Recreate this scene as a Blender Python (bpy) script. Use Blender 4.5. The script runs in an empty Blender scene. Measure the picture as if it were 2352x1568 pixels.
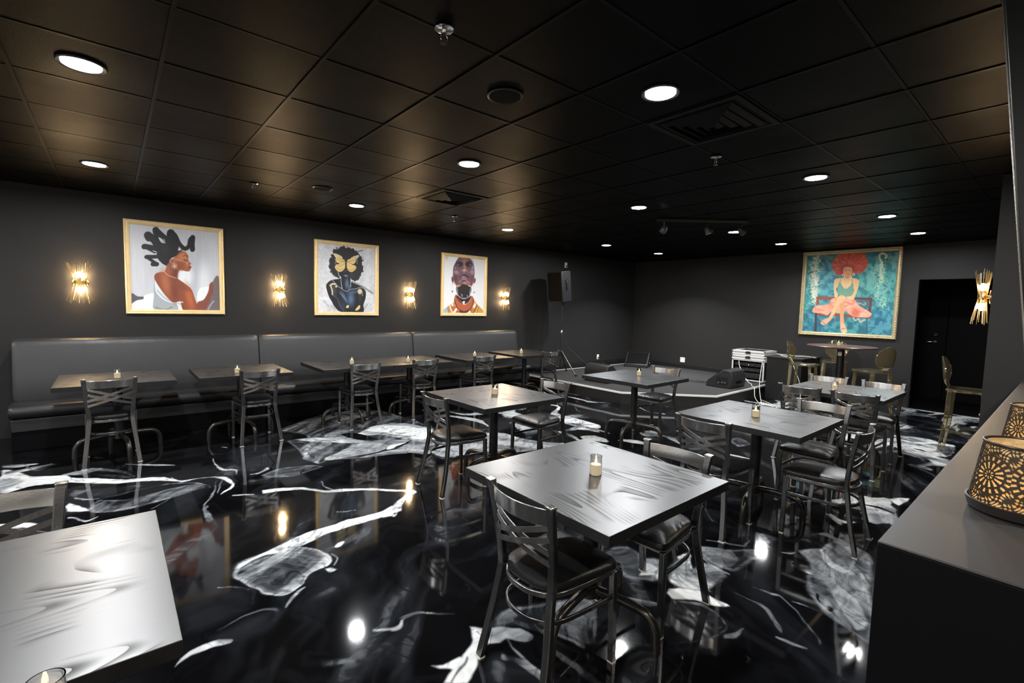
import bpy, bmesh, math, random
import numpy as np
from mathutils import Vector, Matrix

# ---------------------------------------------------------------- camera, world, exposure
EYE = 1.58
cam_data = bpy.data.cameras.new('camera')
cam = bpy.data.objects.new('camera', cam_data)
bpy.context.scene.collection.objects.link(cam)
cam_data.sensor_width = 36.0
cam_data.lens = 36.0 * 1090.75 / 2352.0
cam_data.clip_start = 0.05
RW = Matrix(((0.76558578, 0.02923138, -0.64266939),
             (-0.64287091, 0.0726511, -0.76252135),
             (0.02440109, 0.99692896, 0.07441266)))
mw = RW.to_4x4(); mw.translation = (0, 0, EYE)
cam.matrix_world = mw
bpy.context.scene.camera = cam

world = bpy.data.worlds.new('world'); bpy.context.scene.world = world
world.use_nodes = True
world.node_tree.nodes['Background'].inputs[0].default_value = (0.0, 0.0, 0.0, 1)
world.node_tree.nodes['Background'].inputs[1].default_value = 0.0
vs = bpy.context.scene.view_settings
vs.view_transform = 'Standard'; vs.look = 'None'; vs.gamma = 1.0; vs.use_curve_mapping = False
vs.exposure = 0.0
DOWN = 60.0       # radiance of the ceiling LED lenses
DOWN_W = 43.0     # watts of each LED downlight's beam
BULB = 460.0      # radiance of the sconce bulbs
bpy.context.scene.cycles.max_bounces = 8
bpy.context.scene.cycles.transparent_max_bounces = 12
bpy.context.scene.cycles.caustics_refractive = False
bpy.context.scene.cycles.sample_clamp_indirect = 6.0

# ---------------------------------------------------------------- room dimensions
CEIL = 2.78; WL = 7.45; XB = 10.4; XP = 5.77; YP = 0.49; XF = -4.5; YR = -3.0
STG = 0.2
PI = math.pi
rnd = random.Random(7)
COL = bpy.context.scene.collection

# ---------------------------------------------------------------- node materials
def lin(c):
    return tuple(((x / 255) / 12.92 if x / 255 <= 0.04045 else ((x / 255 + 0.055) / 1.055) ** 2.4) for x in c)

def mat(name, col=(0.5, 0.5, 0.5), rough=0.5, metal=0.0, spec=0.5, bump=0.0, bscale=50.0, var=0.0, vscale=6.0,
        emit=None, estr=0.0, trans=0.0, ior=1.45, coat=0.0, rvar=0.0, stretch=(1, 1, 1), crough=0.05):
    m = bpy.data.materials.new(name); m.use_nodes = True
    nt = m.node_tree; b = nt.nodes['Principled BSDF']
    b.inputs['Base Color'].default_value = (*col, 1)
    b.inputs['Roughness'].default_value = rough
    b.inputs['Metallic'].default_value = metal
    b.inputs['Specular IOR Level'].default_value = spec
    b.inputs['IOR'].default_value = ior
    b.inputs['Transmission Weight'].default_value = trans
    b.inputs['Coat Weight'].default_value = coat
    b.inputs['Coat Roughness'].default_value = crough
    if emit:
        b.inputs['Emission Color'].default_value = (*emit, 1); b.inputs['Emission Strength'].default_value = estr
    tc = nt.nodes.new('ShaderNodeTexCoord')
    mp = nt.nodes.new('ShaderNodeMapping'); mp.inputs['Scale'].default_value = stretch
    nt.links.new(tc.outputs['Object'], mp.inputs['Vector'])
    n1 = nt.nodes.new('ShaderNodeTexNoise'); n1.inputs['Scale'].default_value = vscale; n1.inputs['Detail'].default_value = 5
    nt.links.new(mp.outputs[0], n1.inputs['Vector'])
    if var > 0:
        mx = nt.nodes.new('ShaderNodeMix'); mx.data_type = 'RGBA'
        mx.inputs['A'].default_value = (*[c * (1 - var) for c in col], 1)
        mx.inputs['B'].default_value = (*[min(1, c * (1 + var)) for c in col], 1)
        nt.links.new(n1.outputs['Fac'], mx.inputs['Factor']); nt.links.new(mx.outputs['Result'], b.inputs['Base Color'])
    if rvar > 0:
        mr = nt.nodes.new('ShaderNodeMapRange')
        mr.inputs['From Min'].default_value = 0.3; mr.inputs['From Max'].default_value = 0.7
        mr.inputs['To Min'].default_value = max(0.02, rough - rvar); mr.inputs['To Max'].default_value = min(1, rough + rvar)
        nt.links.new(n1.outputs['Fac'], mr.inputs['Value']); nt.links.new(mr.outputs[0], b.inputs['Roughness'])
    if bump > 0:
        n2 = nt.nodes.new('ShaderNodeTexNoise'); n2.inputs['Scale'].default_value = bscale; n2.inputs['Detail'].default_value = 3
        nt.links.new(mp.outputs[0], n2.inputs['Vector'])
        bp = nt.nodes.new('ShaderNodeBump'); bp.inputs['Strength'].default_value = bump; bp.inputs['Distance'].default_value = 0.004
        nt.links.new(n2.outputs['Fac'], bp.inputs['Height']); nt.links.new(bp.outputs[0], b.inputs['Normal'])
    return m

M = {}
M['wall'] = mat('black_wall_paint', (0.0168, 0.0156, 0.0151), 0.58, bump=0.25, bscale=220, var=0.12, vscale=2, spec=0.35)
M['ceiling'] = mat('black_ceiling_tile', (0.0014, 0.00125, 0.0011), 0.40, bump=0.3, bscale=160, var=0.2, vscale=1.5, spec=0.05, rvar=0.06)
M['grid'] = mat('black_ceiling_grid', (0.0013, 0.0012, 0.0011), 0.36, bump=0.1, spec=0.08)
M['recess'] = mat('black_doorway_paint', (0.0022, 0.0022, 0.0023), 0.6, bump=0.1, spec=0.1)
M['base'] = mat('black_vinyl_baseboard', (0.012, 0.012, 0.013), 0.35, bump=0.05)
M['metal'] = mat('gunmetal_hammered', (0.150, 0.149, 0.150), 0.24, metal=0.95, bump=0.16, bscale=130, rvar=0.05)
M['rail'] = mat('polished_gunmetal_rail', (0.58, 0.57, 0.55), 0.20, metal=0.97, bump=0.05, bscale=90)
M['strap'] = mat('brushed_gunmetal_strap', (0.33, 0.32, 0.31), 0.24, metal=0.95, bump=0.08, bscale=110)
M['metal_bright'] = mat('pale_gunmetal', (0.42, 0.40, 0.36), 0.24, metal=1.0, bump=0.1, bscale=120)
M['glide'] = mat('clear_plastic_glide', (0.55, 0.54, 0.5), 0.2, bump=0.02)
M['vinyl'] = mat('black_vinyl', (0.008, 0.0078, 0.008), 0.30, spec=0.42, bump=0.3, bscale=180, rvar=0.05)
M['leather'] = mat('charcoal_leatherette', (0.026, 0.025, 0.0255), 0.42, spec=0.5, bump=0.3, bscale=160, rvar=0.06)
M['seatleather'] = mat('black_leatherette', (0.016, 0.016, 0.017), 0.38, spec=0.5, bump=0.3, bscale=160)
M['iron'] = mat('black_bronze_tube', (0.062, 0.058, 0.052), 0.26, metal=0.8, bump=0.08)
M['column'] = mat('black_powder_coat', (0.009, 0.009, 0.0095), 0.38, bump=0.1, bscale=200)
M['gold'] = mat('brass_rod', (0.78, 0.58, 0.27), 0.22, metal=1.0, bump=0.03)
M['frame'] = mat('gilded_frame', (0.88, 0.66, 0.34), 0.42, metal=0.25, bump=0.25, bscale=60, var=0.15, vscale=14)
M['frame2'] = mat('antique_gilded_frame', (0.52, 0.43, 0.26), 0.42, metal=0.4, bump=0.5, bscale=70, var=0.3, vscale=18)
M['bead'] = mat('gilded_bead', (0.75, 0.58, 0.28), 0.3, metal=0.6, bump=0.1)
M['board'] = mat('brown_backing_board', (0.05, 0.035, 0.02), 0.8, bump=0.1)
M['wax'] = mat('glowing_ivory_wax', lin((250, 238, 205)), 0.5, bump=0.05, emit=(1.0, 0.80, 0.50), estr=0.5)  # wax given its own glow in place of flame light inside it
M['flame'] = mat('led_flame', (1, 0.8, 0.5), 0.5, emit=(1.0, 0.72, 0.36), estr=26.0, bump=0.01)
M['glass'] = mat('clear_glass', (1, 0.99, 0.96), 0.02, trans=1.0, ior=1.45, bump=0.01)
M['gold_glass'] = mat('amber_polycarbonate', (0.93, 0.78, 0.46), 0.025, metal=0.12, trans=0.95, ior=1.5, bump=0.03, bscale=12, coat=0.4)
M['lens'] = mat('led_lens', (1, 1, 1), 0.5, emit=(0.94, 0.97, 1.0), estr=DOWN, bump=0.01)
M['bulb'] = mat('warm_bulb', (1, 0.9, 0.7), 0.4, emit=(1.0, 0.70, 0.38), estr=BULB, bump=0.01)
M['trimring'] = mat('black_light_trim', (0.03, 0.03, 0.03), 0.3, bump=0.05)
M['black'] = mat('black_plastic', (0.014, 0.014, 0.015), 0.42, bump=0.4, bscale=260)
M['carpet'] = mat('dark_stage_carpet', (0.045, 0.044, 0.043), 0.95, spec=0.1, bump=0.9, bscale=420, var=0.35, vscale=160)
M['riser'] = mat('black_riser_paint', (0.014, 0.013, 0.012), 0.5, bump=0.1)
M['alu'] = mat('satin_aluminium', (0.80, 0.80, 0.77), 0.35, metal=0.35, bump=0.08, bscale=90)
M['nosing'] = mat('aluminium_nosing', (0.82, 0.80, 0.75), 0.4, metal=0.2, bump=0.1, bscale=90)
M['white'] = mat('white_plastic', lin((225, 222, 214)), 0.4, bump=0.03)
M['whitecable'] = mat('white_cable', lin((215, 211, 200)), 0.45, bump=0.03)
M['louver'] = mat('matte_black_louver', (0.004, 0.004, 0.004), 0.5, bump=0.1, spec=0.2)
M['grille'] = mat('black_speaker_grille', (0.003, 0.003, 0.003), 0.75, spec=0.1, bump=0.9, bscale=320)
M['chrome'] = mat('chrome', (0.75, 0.74, 0.72), 0.12, metal=1.0, bump=0.02)
M['counter'] = mat('charcoal_counter_laminate', (0.026, 0.0245, 0.024), 0.46, spec=0.4, bump=0.05, bscale=300, var=0.06)
M['counter_side'] = mat('darkened_black_panel', (0.002, 0.002, 0.0028), 0.6, bump=0.1, spec=0.1)  # counter body kept darker than its flush top, shade put into the colour
M['lantern_base'] = mat('dark_bronze_tray', (0.016, 0.013, 0.012), 0.45, bump=0.1)
M['amberled'] = mat('amber_indicator', (1, 0.4, 0.2), 0.4, emit=(1.0, 0.25, 0.08), estr=12, bump=0.01)
M['roundtop'] = mat('mahogany_table_top', (0.060, 0.030, 0.024), 0.35, bump=0.05, var=0.2, vscale=8, stretch=(1, 8, 1))
M['backwall'] = mat('whitened_unseen_wall', (0.78, 0.77, 0.75), 0.7, bump=0.1, var=0.05)  # walls behind the camera, whitened to reflect light into the chair rails

def table_material():
    m = bpy.data.materials.new('black_stained_ash'); m.use_nodes = True
    nt = m.node_tree; b = nt.nodes['Principled BSDF']; N = nt.nodes.new; L = nt.links.new
    tc = N('ShaderNodeTexCoord')
    mp = N('ShaderNodeMapping'); mp.inputs['Scale'].default_value = (1.0, 4.4, 1.0); L(tc.outputs['Object'], mp.inputs['Vector'])
    n1 = N('ShaderNodeTexNoise'); n1.inputs['Scale'].default_value = 1.0; n1.inputs['Detail'].default_value = 0.6; n1.inputs['Distortion'].default_value = 0.0
    L(mp.outputs[0], n1.inputs['Vector'])
    k = N('ShaderNodeMath'); k.operation = 'MULTIPLY'; k.inputs[1].default_value = 22.0; L(n1.outputs['Fac'], k.inputs[0])
    fr = N('ShaderNodeMath'); fr.operation = 'FRACT'; L(k.outputs[0], fr.inputs[0])
    r = N('ShaderNodeValToRGB'); r.color_ramp.elements[0].position = 0.0; r.color_ramp.elements[0].color = (0, 0, 0, 1)
    r.color_ramp.elements[1].position = 0.62; r.color_ramp.elements[1].color = (1, 1, 1, 1); L(fr.outputs[0], r.inputs['Fac'])
    mp2 = N('ShaderNodeMapping'); mp2.inputs['Scale'].default_value = (4, 160, 4); L(tc.outputs['Object'], mp2.inputs['Vector'])
    n2 = N('ShaderNodeTexNoise'); n2.inputs['Scale'].default_value = 2.0; n2.inputs['Detail'].default_value = 3; L(mp2.outputs[0], n2.inputs['Vector'])
    # cathedral figure only in patches
    n3 = N('ShaderNodeTexNoise'); n3.inputs['Scale'].default_value = 2.6; L(tc.outputs['Object'], n3.inputs['Vector'])
    ps = N('ShaderNodeMapRange'); ps.inputs['From Min'].default_value = 0.50; ps.inputs['From Max'].default_value = 0.56; L(n3.outputs['Fac'], ps.inputs['Value'])
    mixg = N('ShaderNodeMix'); mixg.data_type = 'FLOAT'; mixg.inputs['A'].default_value = 1.0
    L(ps.outputs[0], mixg.inputs['Factor']); L(r.outputs['Color'], mixg.inputs['B'])
    col = N('ShaderNodeMix'); col.data_type = 'RGBA'; col.inputs['A'].default_value = (0.003, 0.003, 0.003, 1); col.inputs['B'].default_value = (0.0065, 0.0062, 0.006, 1)
    L(mixg.outputs['Result'], col.inputs['Factor']); L(col.outputs['Result'], b.inputs['Base Color'])
    rg = N('ShaderNodeMapRange'); rg.inputs['To Min'].default_value = 0.50; rg.inputs['To Max'].default_value = 0.33
    L(mixg.outputs['Result'], rg.inputs['Value']); L(rg.outputs[0], b.inputs['Roughness'])
    sp = N('ShaderNodeMapRange'); sp.inputs['To Min'].default_value = 0.12; sp.inputs['To Max'].default_value = 0.8
    L(mixg.outputs['Result'], sp.inputs['Value']); L(sp.outputs[0], b.inputs['Specular IOR Level'])
    b.inputs['Coat Roughness'].default_value = 0.38; b.inputs['Coat IOR'].default_value = 1.5
    cw = N('ShaderNodeMath'); cw.operation = 'MULTIPLY_ADD'; cw.inputs[1].default_value = 0.68; cw.inputs[2].default_value = 0.27; L(mixg.outputs['Result'], cw.inputs[0]); L(cw.outputs[0], b.inputs['Coat Weight'])
    bp = N('ShaderNodeBump'); bp.inputs['Strength'].default_value = 0.22; bp.inputs['Distance'].default_value = 0.002
    L(n2.outputs['Fac'], bp.inputs['Height']); L(bp.outputs[0], b.inputs['Normal'])
    return m
M['table'] = table_material()
M['table_edge'] = mat('black_table_edge', (0.007, 0.007, 0.0075), 0.45, bump=0.1, bscale=90)

def floor_material():
    m = bpy.data.materials.new('marbled_epoxy'); m.use_nodes = True
    nt = m.node_tree; b = nt.nodes['Principled BSDF']; N = nt.nodes.new; L = nt.links.new
    at = N('ShaderNodeAttribute'); at.attribute_name = 'pigment'
    tc = N('ShaderNodeTexCoord')
    w = N('ShaderNodeTexNoise'); w.inputs['Scale'].default_value = 1.3; w.inputs['Detail'].default_value = 3; L(tc.outputs['Object'], w.inputs['Vector'])
    sc = N('ShaderNodeVectorMath'); sc.operation = 'SCALE'; sc.inputs['Scale'].default_value = 1.6; L(w.outputs['Color'], sc.inputs[0])
    ad = N('ShaderNodeVectorMath'); ad.operation = 'ADD'; L(tc.outputs['Object'], ad.inputs[0]); L(sc.outputs[0], ad.inputs[1])
    mp = N('ShaderNodeMapping'); mp.inputs['Rotation'].default_value = (0, 0, -0.75); mp.inputs['Scale'].default_value = (1.2, 6.0, 1); L(ad.outputs[0], mp.inputs['Vector'])
    s = N('ShaderNodeTexNoise'); s.inputs['Scale'].default_value = 2.2; s.inputs['Detail'].default_value = 6; s.inputs['Roughness'].default_value = 0.55; s.inputs['Distortion'].default_value = 0.8
    L(mp.outputs[0], s.inputs['Vector'])
    st = N('ShaderNodeMapRange'); st.inputs['From Min'].default_value = 0.34; st.inputs['From Max'].default_value = 0.66; st.inputs['To Min'].default_value = 0.60; st.inputs['To Max'].default_value = 1.08
    L(s.outputs['Fac'], st.inputs['Value'])
    mu = N('ShaderNodeMath'); mu.operation = 'MULTIPLY'; L(at.outputs['Fac'], mu.inputs[0]); L(st.outputs[0], mu.inputs[1])
    # saturate strongly painted zones towards solid white
    mxs = N('ShaderNodeMix'); mxs.data_type = 'FLOAT'
    sat = N('ShaderNodeMapRange'); sat.inputs['From Min'].default_value = 0.6; sat.inputs['From Max'].default_value = 0.95; L(at.outputs['Fac'], sat.inputs['Value'])
    sat.inputs['To Max'].default_value = 0.75
    L(sat.outputs[0], mxs.inputs['Factor']); L(mu.outputs[0], mxs.inputs['A']); L(at.outputs['Fac'], mxs.inputs['B'])
    # faint veins everywhere
    v = N('ShaderNodeTexNoise'); v.inputs['Scale'].default_value = 1.1; v.inputs['Detail'].default_value = 7; v.inputs['Distortion'].default_value = 1.6; L(ad.outputs[0], v.inputs['Vector'])
    va = N('ShaderNodeMath'); va.operation = 'SUBTRACT'; va.inputs[1].default_value = 0.5; L(v.outputs['Fac'], va.inputs[0])
    vb = N('ShaderNodeMath'); vb.operation = 'ABSOLUTE'; L(va.outputs[0], vb.inputs[0])
    vc = N('ShaderNodeMapRange'); vc.inputs['From Min'].default_value = 0.0; vc.inputs['From Max'].default_value = 0.05; vc.inputs['To Min'].default_value = 0.02; vc.inputs['To Max'].default_value = 0.0
    L(vb.outputs[0], vc.inputs['Value'])
    sum_ = N('ShaderNodeMath'); sum_.operation = 'ADD'; sum_.use_clamp = True; L(mxs.outputs['Result'], sum_.inputs[0]); L(vc.outputs[0], sum_.inputs[1])
    r = N('ShaderNodeValToRGB'); e = r.color_ramp.elements
    e[0].position = 0.0; e[0].color = (0.0022, 0.0022, 0.0025, 1); e[1].position = 1.0; e[1].color = (0.86, 0.86, 0.84, 1)
    a = e.new(0.12); a.color = (0.012, 0.013, 0.0155, 1); a = e.new(0.35); a.color = (0.15, 0.16, 0.17, 1); a = e.new(0.65); a.color = (0.42, 0.43, 0.43, 1)
    L(sum_.outputs[0], r.inputs['Fac']); L(r.outputs['Color'], b.inputs['Base Color'])
    b.inputs['Roughness'].default_value = 0.5
    b.inputs['Specular IOR Level'].default_value = 0.0
    b.inputs['Coat Weight'].default_value = 1.0; b.inputs['Coat IOR'].default_value = 1.45
    nr = N('ShaderNodeTexNoise'); nr.inputs['Scale'].default_value = 0.9; nr.inputs['Detail'].default_value = 4; L(tc.outputs['Object'], nr.inputs['Vector'])
    cr = N('ShaderNodeMapRange'); cr.inputs['To Min'].default_value = 0.03; cr.inputs['To Max'].default_value = 0.085; L(nr.outputs['Fac'], cr.inputs['Value']); L(cr.outputs[0], b.inputs['Coat Roughness'])
    nb = N('ShaderNodeTexNoise'); nb.inputs['Scale'].default_value = 1.6; nb.inputs['Detail'].default_value = 1; L(tc.outputs['Object'], nb.inputs['Vector'])
    bp = N('ShaderNodeBump'); bp.inputs['Strength'].default_value = 0.10; bp.inputs['Distance'].default_value = 0.02
    L(nb.outputs['Fac'], bp.inputs['Height']); L(bp.outputs[0], b.inputs['Coat Normal'])
    return m
M['floor'] = floor_material()

def attr_material(name, attr, rough=0.55, coat=0.15):
    m = bpy.data.materials.new(name); m.use_nodes = True
    nt = m.node_tree; b = nt.nodes['Principled BSDF']
    at = nt.nodes.new('ShaderNodeAttribute'); at.attribute_name = attr
    nt.links.new(at.outputs['Color'], b.inputs['Base Color'])
    b.inputs['Roughness'].default_value = rough; b.inputs['Coat Weight'].default_value = coat; b.inputs['Coat Roughness'].default_value = 0.3
    n = nt.nodes.new('ShaderNodeTexNoise'); n.inputs['Scale'].default_value = 260
    bp = nt.nodes.new('ShaderNodeBump'); bp.inputs['Strength'].default_value = 0.1; bp.inputs['Distance'].default_value = 0.001
    nt.links.new(n.outputs['Fac'], bp.inputs['Height']); nt.links.new(bp.outputs[0], b.inputs['Normal'])
    return m
M['canvas'] = attr_material('painted_canvas', 'paint')

# ---------------------------------------------------------------- mesh helpers
class MB:
    def __init__(s): s.v = []; s.f = []
    def add(s, vs, fs):
        o = len(s.v); s.v += [tuple(p) for p in vs]; s.f += [tuple(o + i for i in f) for f in fs]
        return s
    def box(s, a, b, mtx=None):
        (x0, y0, z0), (x1, y1, z1) = a, b
        vs = [(x0, y0, z0), (x1, y0, z0), (x1, y1, z0), (x0, y1, z0), (x0, y0, z1), (x1, y0, z1), (x1, y1, z1), (x0, y1, z1)]
        if mtx is not None: vs = [tuple(mtx @ Vector(p)) for p in vs]
        return s.add(vs, [(0, 3, 2, 1), (4, 5, 6, 7), (0, 1, 5, 4), (1, 2, 6, 5), (2, 3, 7, 6), (3, 0, 4, 7)])
    def prism(s, pts, z0, z1):
        n = len(pts); vs = [(x, y, z0) for x, y in pts] + [(x, y, z1) for x, y in pts]
        return s.add(vs, [tuple(range(n - 1, -1, -1)), tuple(range(n, 2 * n))] + [(i, (i + 1) % n, n + (i + 1) % n, n + i) for i in range(n)])
    def lathe(s, prof, n=24, c=(0, 0, 0), axis='z', mtx=None):
        vs = []; fs = []
        for (r, z) in prof:
            for k in range(n):
                a = 2 * PI * k / n
                p = (r * math.cos(a), r * math.sin(a), z)
                if axis == 'x': p = (p[2], p[0], p[1])
                if axis == 'y': p = (p[1], p[2], p[0])
                if mtx is not None: p = tuple(mtx @ Vector(p))
                vs.append((p[0] + c[0], p[1] + c[1], p[2] + c[2]))
        m = len(prof)
        for j in range(m - 1):
            for k in range(n):
                fs.append((j * n + k, j * n + (k + 1) % n, (j + 1) * n + (k + 1) % n, (j + 1) * n + k))
        fs.append(tuple(range(n - 1, -1, -1))); fs.append(tuple((m - 1) * n + k for k in range(n)))
        return s.add(vs, fs)
    def sphere(s, c, r, n=14, m=8, sc=(1, 1, 1)):
        vs = [(c[0], c[1], c[2] - r * sc[2])]; fs = []
        for j in range(1, m):
            t = PI * j / m
            for k in range(n):
                a = 2 * PI * k / n
                vs.append((c[0] + r * sc[0] * math.sin(t) * math.cos(a), c[1] + r * sc[1] * math.sin(t) * math.sin(a), c[2] - r * sc[2] * math.cos(t)))
        vs.append((c[0], c[1], c[2] + r * sc[2])); e = len(vs) - 1
        for k in range(n): fs.append((0, 1 + (k + 1) % n, 1 + k)); fs.append((e, 1 + (m - 2) * n + k, 1 + (m - 2) * n + (k + 1) % n))
        for j in range(m - 2):
            for k in range(n):
                fs.append((1 + j * n + k, 1 + j * n + (k + 1) % n, 1 + (j + 1) * n + (k + 1) % n, 1 + (j + 1) * n + k))
        return s.add(vs, fs)
    def tube(s, path, r=0.01, n=10, rect=None, up=(0, 0, 1), closed=False, taper=None):
        P = [Vector(p) for p in path]; m = len(P); up = Vector(up); vs = []
        for i in range(m):
            a = P[i - 1] if (i > 0 or closed) else P[i]; b = P[(i + 1) % m] if (i < m - 1 or closed) else P[i]
            t = (b - a).normalized(); u = up - t * up.dot(t)
            if u.length < 1e-4: u = Vector((1, 0, 0)) - t * t.x
            u.normalize(); w = t.cross(u)
            k = 1.0 if taper is None else taper[i]
            if rect:
                for (du, dw) in ((-1, -1), (-1, 1), (1, 1), (1, -1)):
                    vs.append(tuple(P[i] + u * du * rect[1] / 2 * k + w * dw * rect[0] / 2 * k))
            else:
                for q in range(n):
                    an = 2 * PI * q / n; vs.append(tuple(P[i] + (u * math.cos(an) + w * math.sin(an)) * r * k))
        c = 4 if rect else n; fs = []
        for i in range(m if closed else m - 1):
            for q in range(c):
                j = (i + 1) % m
                fs.append((i * c + q, i * c + (q + 1) % c, j * c + (q + 1) % c, j * c + q))
        if not closed:
            fs.append(tuple(range(c - 1, -1, -1))); fs.append(tuple((m - 1) * c + q for q in range(c)))
        return s.add(vs, fs)
    def build(s, name, m, parent=None, bevel=0, smooth=False, seg=2, loc=(0, 0, 0)):
        me = bpy.data.meshes.new(name); me.from_pydata(s.v, [], s.f); me.update()
        bm = bmesh.new(); bm.from_mesh(me); bmesh.ops.recalc_face_normals(bm, faces=bm.faces); bm.to_mesh(me); bm.free()
        o = bpy.data.objects.new(name, me); COL.objects.link(o); o.location = loc
        me.materials.append(M[m] if isinstance(m, str) else m)
        if bevel:
            b = o.modifiers.new('b', 'BEVEL'); b.width = bevel; b.segments = seg; b.limit_method = 'ANGLE'; b.angle_limit = 0.6
        if smooth or bevel:
            me.polygons.foreach_set('use_smooth', [True] * len(me.polygons))
            try: me.set_sharp_from_angle(angle=math.radians(40))
            except Exception: pass
        if parent is not None: o.parent = parent
        return o

def spl(pts, k=6):
    P = [Vector(p) for p in pts]; out = []
    for i in range(len(P) - 1):
        a = P[max(i - 1, 0)]; b = P[i]; c = P[i + 1]; d = P[min(i + 2, len(P) - 1)]
        for j in range(k):
            t = j / k
            out.append(0.5 * ((2 * b) + (c - a) * t + (2 * a - 5 * b + 4 * c - d) * t * t + (3 * b - a - 3 * c + d) * t ** 3))
    out.append(P[-1]); return out

def tag(o, label, cat, group=None):
    o['label'] = label; o['category'] = cat
    if group: o['group'] = group
    return o
def thing(name, label, cat, loc=(0, 0, 0), rz=0.0, group=None):
    o = bpy.data.objects.new(name, None); COL.objects.link(o); o.location = loc; o.rotation_euler = (0, 0, rz)
    o.empty_display_size = 0.1
    return tag(o, label, cat, group)
def struct(name, mb, m, **k):
    o = mb.build(name, m, **k); o['kind'] = 'structure'; return o
def dup(o, loc=None, rz=None, label=None, parent=None):
    c = o.copy(); COL.objects.link(c)
    if parent is not None:
        c.parent = parent; c.matrix_parent_inverse = o.matrix_parent_inverse
    if loc is not None: c.location = loc
    if rz is not None: c.rotation_euler = (0, 0, rz)
    if label: c['label'] = label
    for ch in list(o.children): dup(ch, parent=c)
    return c

# ---------------------------------------------------------------- numpy noise used for painted patterns
def vnoise(x, y, seed=0):
    r = np.random.RandomState(seed); T = r.rand(64, 64)
    xi = np.floor(x).astype(int); yi = np.floor(y).astype(int); fx = x - xi; fy = y - yi
    fx = fx * fx * (3 - 2 * fx); fy = fy * fy * (3 - 2 * fy)
    a = T[xi % 64, yi % 64]; b = T[(xi + 1) % 64, yi % 64]; c = T[xi % 64, (yi + 1) % 64]; d = T[(xi + 1) % 64, (yi + 1) % 64]
    return (a * (1 - fx) + b * fx) * (1 - fy) + (c * (1 - fx) + d * fx) * fy
def fbm(x, y, seed=0, o=4):
    s = 0; a = 0.5; t = 0
    for k in range(o):
        s = s + a * vnoise(x * 2 ** k + 7 * k, y * 2 ** k + 3 * k, seed + k); t += a; a *= 0.5
    return s / t
def smooth_closed(pts, k=4):
    P = np.array(pts, float); n = len(P); out = []
    for i in range(n):
        a, b, c, d = P[i - 1], P[i], P[(i + 1) % n], P[(i + 2) % n]
        for j in range(k):
            t = j / k
            out.append(0.5 * ((2 * b) + (c - a) * t + (2 * a - 5 * b + 4 * c - d) * t * t + (3 * b - a - 3 * c + d) * t ** 3))
    return np.array(out)
def sdf(X, Y, pts):
    """signed distance, positive inside"""
    P = np.array(pts, float); n = len(P); d = np.full(X.shape, 1e9); ins = np.zeros(X.shape, bool)
    for i in range(n):
        ax, ay = P[i]; bx, by = P[(i + 1) % n]
        ex, ey = bx - ax, by - ay; L = ex * ex + ey * ey + 1e-12
        t = np.clip(((X - ax) * ex + (Y - ay) * ey) / L, 0, 1)
        d = np.minimum(d, (X - ax - t * ex) ** 2 + (Y - ay - t * ey) ** 2)
        c = ((ay > Y) != (by > Y))
        if abs(ey) > 1e-12: ins ^= c & (X < ex * (Y - ay) / ey + ax)
    d = np.sqrt(d); return np.where(ins, d, -d)
def sstep(a, b, x):
    t = np.clip((x - a) / (b - a), 0, 1); return t * t * (3 - 2 * t)

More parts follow.
